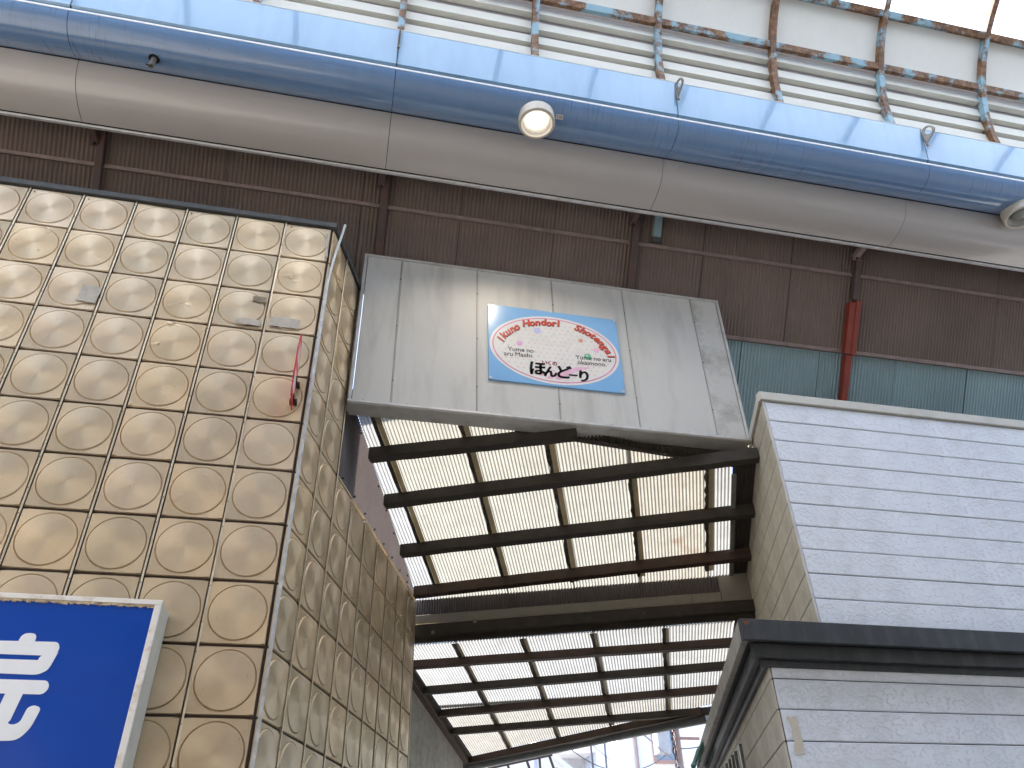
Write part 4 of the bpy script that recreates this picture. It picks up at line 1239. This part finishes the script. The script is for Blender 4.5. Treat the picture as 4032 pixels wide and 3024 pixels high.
# ------------------------------------------------------------------ leaning corrugated side roof behind the beam
cwall = empty("corrugated_wall", "leaning brown corrugated metal wall with teal lower sheets behind the beam", "wall", (3.0, 1.0, 7.2))
WO, WD, WN = Vector((0, 0.70, 8.36)), Vector((0, 0.5835, -0.8121)), Vector((0, -0.8121, -0.5835))
WX = Vector((1, 0, 0))
def WP(x, s, h=0.0):
    return WO + WX * x + WD * s + WN * h
def wsheet(x0, x1, s0, s1, m, h=0.0):
    MB().corr(WO + WN * h, WX, WD, WN, x0, x1, s0, s1, 0.0465, 0.0075, 8, 1).build("corrugated_sheet", m, cwall)
ws = [-7.6, -6.0, -4.8, -3.7, -2.55, -1.3, 0.2, 1.348, 2.485, 3.60, 4.42, 5.63, 6.55, 7.7, 8.71, 9.9, 11.4, 12.6]
for a, b in zip(ws, ws[1:]):
    wsheet(a + 0.004, b - 0.004, -0.80, 0.015, m_brown, -0.02)
    wsheet(a + 0.004, b - 0.004, -0.01, 1.33 if b < 0.3 else 1.01, m_brown)
wt = [4.45, 5.07, 6.17, 7.27, 8.37, 9.5, 10.6, 12.6]
for a, b in zip(wt, wt[1:]):
    wsheet(a + 0.004, b - 0.004, 0.985, 2.30, m_teal, -0.022)
MB().frame_box(WP(-7.6, -0.80, -0.06), WX, WD, WN, 20.2, 1.78, 0.012).build("backing", m_eaves, cwall)  # unseen sheets added behind the seams to keep light from leaking in
MB().frame_box(WP(4.45, 0.985, -0.06), WX, WD, WN, 8.15, 1.30, 0.012).build("backing", m_eaves, cwall)
def wbox(x0, x1, s0, s1, h0, h1, bev=0.004):
    return MB().frame_box(WP(x0, s0, h0), WX, WD, WN, x1 - x0, s1 - s0, h1 - h0, bev)
def angle_rail(x0, x1, s_):
    wbox(x0, x1, s_ - 0.002, s_ + 0.004, 0.012, 0.062, 0.0).frame_box(WP(x0, s_ - 0.045, 0.010), WX, WD, WN, x1 - x0, 0.042, 0.006).build("rail", m_rail, cwall)
px_ = [-5.62, -2.58, 0.453, 3.487, 6.53, 9.57]
for a, b in zip(px_, px_[1:]):
    angle_rail(a + 0.045, b - 0.045, 0.0)
    if b > 4:
        angle_rail(a + 0.05 if a > 4 else 3.70, b - 0.085, 0.995)
for x in px_:
    send = 1.30 if x < 0.2 else (0.98 if x < 4.6 else (0.30 if x < 7 else 2.2))
    wbox(x - 0.038, x + 0.038, -0.42, send, 0.010, 0.085, 0.006).build("post", m_post, cwall)
    # strut from the post head forward to the beam
    c = WP(x, -0.27, 0.085)
    MB().box(x - 0.05 - 0.04, x - 0.05 + 0.035, 0.19, c.y + 0.03, c.z - 0.035, c.z + 0.035, 0.005).box(x - 0.095, x + 0.04, c.y + 0.031, c.y + 0.045, c.z - 0.05, c.z + 0.04, 0.003).build("strut", m_post if x < 4 else m_rail, cwall)
    MB().tube([(x - 0.05, c.y + 0.01, c.z - 0.034), (x - 0.05, c.y + 0.01, c.z - 0.06)], 0.014, 6).build("bolt", m_iron, cwall)
wbox(6.535, 6.605, 0.315, 1.02, 0.010, 0.105, 0.006).frame_box(WP(6.450, 0.345, 0.012), WX, WD, WN, 0.083, 0.66, 0.085, 0.005).build("red_post", m_redpost, cwall)
wbox(6.478, 6.565, 1.022, 2.25, 0.0, 0.085, 0.006).build("red_post", m_redpost, cwall)
wbox(3.385, 3.447, 0.62, 0.98, 0.012, 0.06, 0.004).build("short_post", m_redpost, cwall)
wbox(3.715, 3.815, -0.42, -0.13, 0.015, 0.07, 0.005).build("hanging_plate", m_teal, cwall, label="blue grey hanging plate")
wbox(3.71, 3.82, -0.129, -0.06, 0.012, 0.075, 0.005).build("plate_foot", m_trim, cwall)

# ------------------------------------------------------------------ the other side of the arcade (behind the viewer)
ob = empty("shop_building", "pale plastered shop row facing the gold wall across the arcade", "building", (2.0, -7.5, 0))
MB().box(-14, 16, -9.0, -6.1, 0, 9.3).build("wall", m_plaster, ob)
MB().box(-14, 16, -6.6, -5.2, 8.4, 8.9, 0.05).build("eaves", m_fbeige, ob)
MB().box(-14, 16, -5.25, -5.05, 8.65, 9.2, 0.02).build("eaves_face", m_fblue, ob)

# ------------------------------------------------------------------ houses and wires beyond the alley
hw = empty("house", "bright white house wall with a brown drain pipe and a rosy framed window", "house", (11.5, 20, 0))
MB().box(9.62, 16.0, 20.0, 24.0, 0, 10.5).build("wall", m_wallwhite, hw)
wf = MB().box(10.78, 10.86, 19.93, 19.998, 5.75, 7.3).box(11.52, 11.60, 19.93, 19.998, 5.75, 7.3).box(10.861, 11.519, 19.93, 19.998, 5.75, 5.84).box(10.861, 11.519, 19.93, 19.998, 7.2, 7.3).build("window", m_pinkframe, hw)
MB().box(10.862, 11.518, 19.965, 19.996, 5.842, 7.198).build("pane", m_pane, wf)
MB().tube([(10.2, 19.94, 0.1), (10.2, 19.94, 9.5)], 0.05, 8).build("drain_pipe", m_pipe, hw)
MB().box(9.8, 10.6, 19.9, 19.998, 7.05, 7.25).build("vent_grille", m_wallgrey, hw)
MB().box(12.6, 13.4, 19.9, 19.998, 5.6, 5.75).build("ledge", m_pinkframe, hw)
hb = empty("house", "pale blue balcony house with a slatted rail and a grey door", "house", (8.3, 22.5, 0))
MB().box(5.0, 9.55, 22.5, 27, 0, 11.0).build("wall", m_wallgrey, hb)
MB().box(6.9, 9.4, 21.3, 22.498, 6.28, 6.48).build("balcony_slab", m_wallwhite, hb)
for k in range(14):
    MB().box(7.6 + 0.13 * k, 7.66 + 0.13 * k, 21.32, 21.36, 6.482, 7.3).build("rail_slat", m_wallblue, hb)
MB().box(7.0, 9.4, 21.31, 21.37, 7.302, 7.36).build("hand_rail", m_wallwhite, hb)
MB().box(9.25, 9.55, 21.2, 22.49, 0, 9.0).build("column", m_wallblue, hb)
MB().box(7.6, 7.70, 21.4, 21.5, 0, 6.27).build("slim_post", m_wallwhite, hb)
MB().box(8.0, 9.2, 22.44, 22.498, 3.6, 5.75).build("door", m_pane, hb)
sb = empty("house", "white gabled house with a slanting roof edge, nearest the concrete wall", "house", (5.6, 17.5, 0))
MB().prism([(5.0, 17.0, 0), (7.6, 17.0, 0), (7.6, 17.0, 4.7), (6.15, 17.0, 5.75), (5.0, 17.0, 5.0)], (0, 3, 0)).build("wall", m_wallwhite, sb)
MB().prism([(6.12, 16.9, 5.84), (7.9, 16.9, 4.55), (7.9, 16.9, 4.42), (6.12, 16.9, 5.70)], (0, 3.2, 0)).build("roof_edge", m_fwhite, sb)
MB().tube([(6.0, 16.7, 0.1), (6.0, 16.7, 5.3), (5.9, 16.8, 5.38)], 0.09, 10).build("drain_pipe", m_wallgrey, sb)
fr_ = empty("steel_frame", "black steel lattice frame in front of the white houses", "frame", (4.9, 13.0, 4.3))
for (a_, b_) in (((4.0, 13, 4.45), (5.5, 13, 4.75)), ((4.0, 13.0, 4.22), (5.6, 13, 4.46)), ((4.9, 13, 4.62), (5.05, 13, 4.2)), ((5.42, 13, 4.76), (5.58, 13, 4.3)), ((4.45, 13, 4.55), (4.6, 13, 4.15)), ((5.2, 13, 4.66), (5.25, 13, 0.0)), ((4.2, 13, 4.45), (4.2, 13, 0.0))):
    MB().tube([a_, b_], 0.03, 6).build("bar", m_iron, fr_)
up = empty("utility_pole", "utility pole carrying a grey metal box and tangled wires", "pole", (8.9, 14, 0))
MB().tube([(9.02, 14.0, 0), (9.02, 14.0, 8.5)], [0.11, 0.085], 10).build("pole", m_pipe, up)
MB().box(8.38, 8.72, 13.7, 14.0, 4.95, 5.55, 0.02).build("metal_box", m_wallgrey, up)
MB().box(8.40, 9.1, 13.84, 13.90, 5.56, 5.62).build("arm", m_iron, up)
MB().box(8.95, 9.6, 13.9, 13.96, 5.3, 5.36).build("arm", m_pinkframe, up)
for k in range(7):
    pts_ = [(8.86 + random.uniform(-.06, .1), 13.85 + random.uniform(-.05, .05), 5.9 - 0.3 * j) for j in range(10)]
    MB().tube(pts_, 0.012, 5).build("wire", m_cable, up)
def cable(p0, p1, sag, label, r=0.013):
    p0, p1 = Vector(p0), Vector(p1)
    L = [p0.lerp(p1, k / 20) - UPV * sag * 4 * (k / 20) * (1 - k / 20) for k in range(21)]
    o_ = MB().tube(L, r, 6).build("cable", m_cable, None, p0)
    tag(o_, label, "cable", "cables strung across the alley")
cable((6.0, 14.0, 5.25), (8.95, 14.0, 5.15), 0.62, "long sagging cable hanging lowest in front of the white house")
cable((8.95, 13.95, 5.1), (11.0, 13.5, 5.9), 0.25, "cable climbing from the utility pole towards the net")
cable((7.85, 14.2, 5.8), (9.35, 12.6, 3.7), 0.02, "straight cable slanting steeply down across the drain pipe")
cable((7.9, 14.3, 5.75), (9.55, 12.8, 3.8), 0.03, "thinner twin of the steep cable just beside it", 0.009)
cable((6.75, 14.0, 5.5), (6.8, 14.0, 3.0), 0.0, "vertical cable in front of the balcony house", 0.03)
cable((6.8, 14.1, 5.2), (8.4, 13.4, 3.8), 0.05, "thin cable running from the balcony house down to the alley", 0.008)
nb = MB()
random.seed(3)
npt = []
for k in range(15):
    s = 4.2 + 0.27 * k
    for j in range(4):
        p = Vector((LX, 0, 0)) + d2 * s + n2 * (0.19 + 0.04 * j + random.uniform(-0.03, 0.05)) + UPV * (3.40 - 0.012 * k - 0.06 * j + random.uniform(-0.06, 0.06))
        npt.append(p)
nb.add(npt, [(k * 4 + j, (k + 1) * 4 + j, (k + 1) * 4 + j + 1, k * 4 + j + 1) for k in range(14) for j in range(3)])
nb.add([p - UPV * 0.006 for p in npt], [(k * 4 + j, k * 4 + j + 1, (k + 1) * 4 + j + 1, (k + 1) * 4 + j) for k in range(14) for j in range(3)])
tag(nb.build("torn_net", m_net, None, (5.5, 4.6, 3.4)), "torn green and white netting bunched along the cornice", "net")
dr = MB()
lathe(dr, 9.9, 13.0, [(0.01, 5.05), (0.22, 5.12), (0.32, 5.3), (0.34, 5.6), (0.34, 6.3), (0.01, 6.35)], 20)
dr.tube([(9.9, 13.0, 0), (9.9, 13.0, 5.1)], 0.05, 8)
tag(dr.build("drum", m_drum, None, (9.9, 13.0, 0)), "dark slate coloured drum on a post behind the netting", "drum")
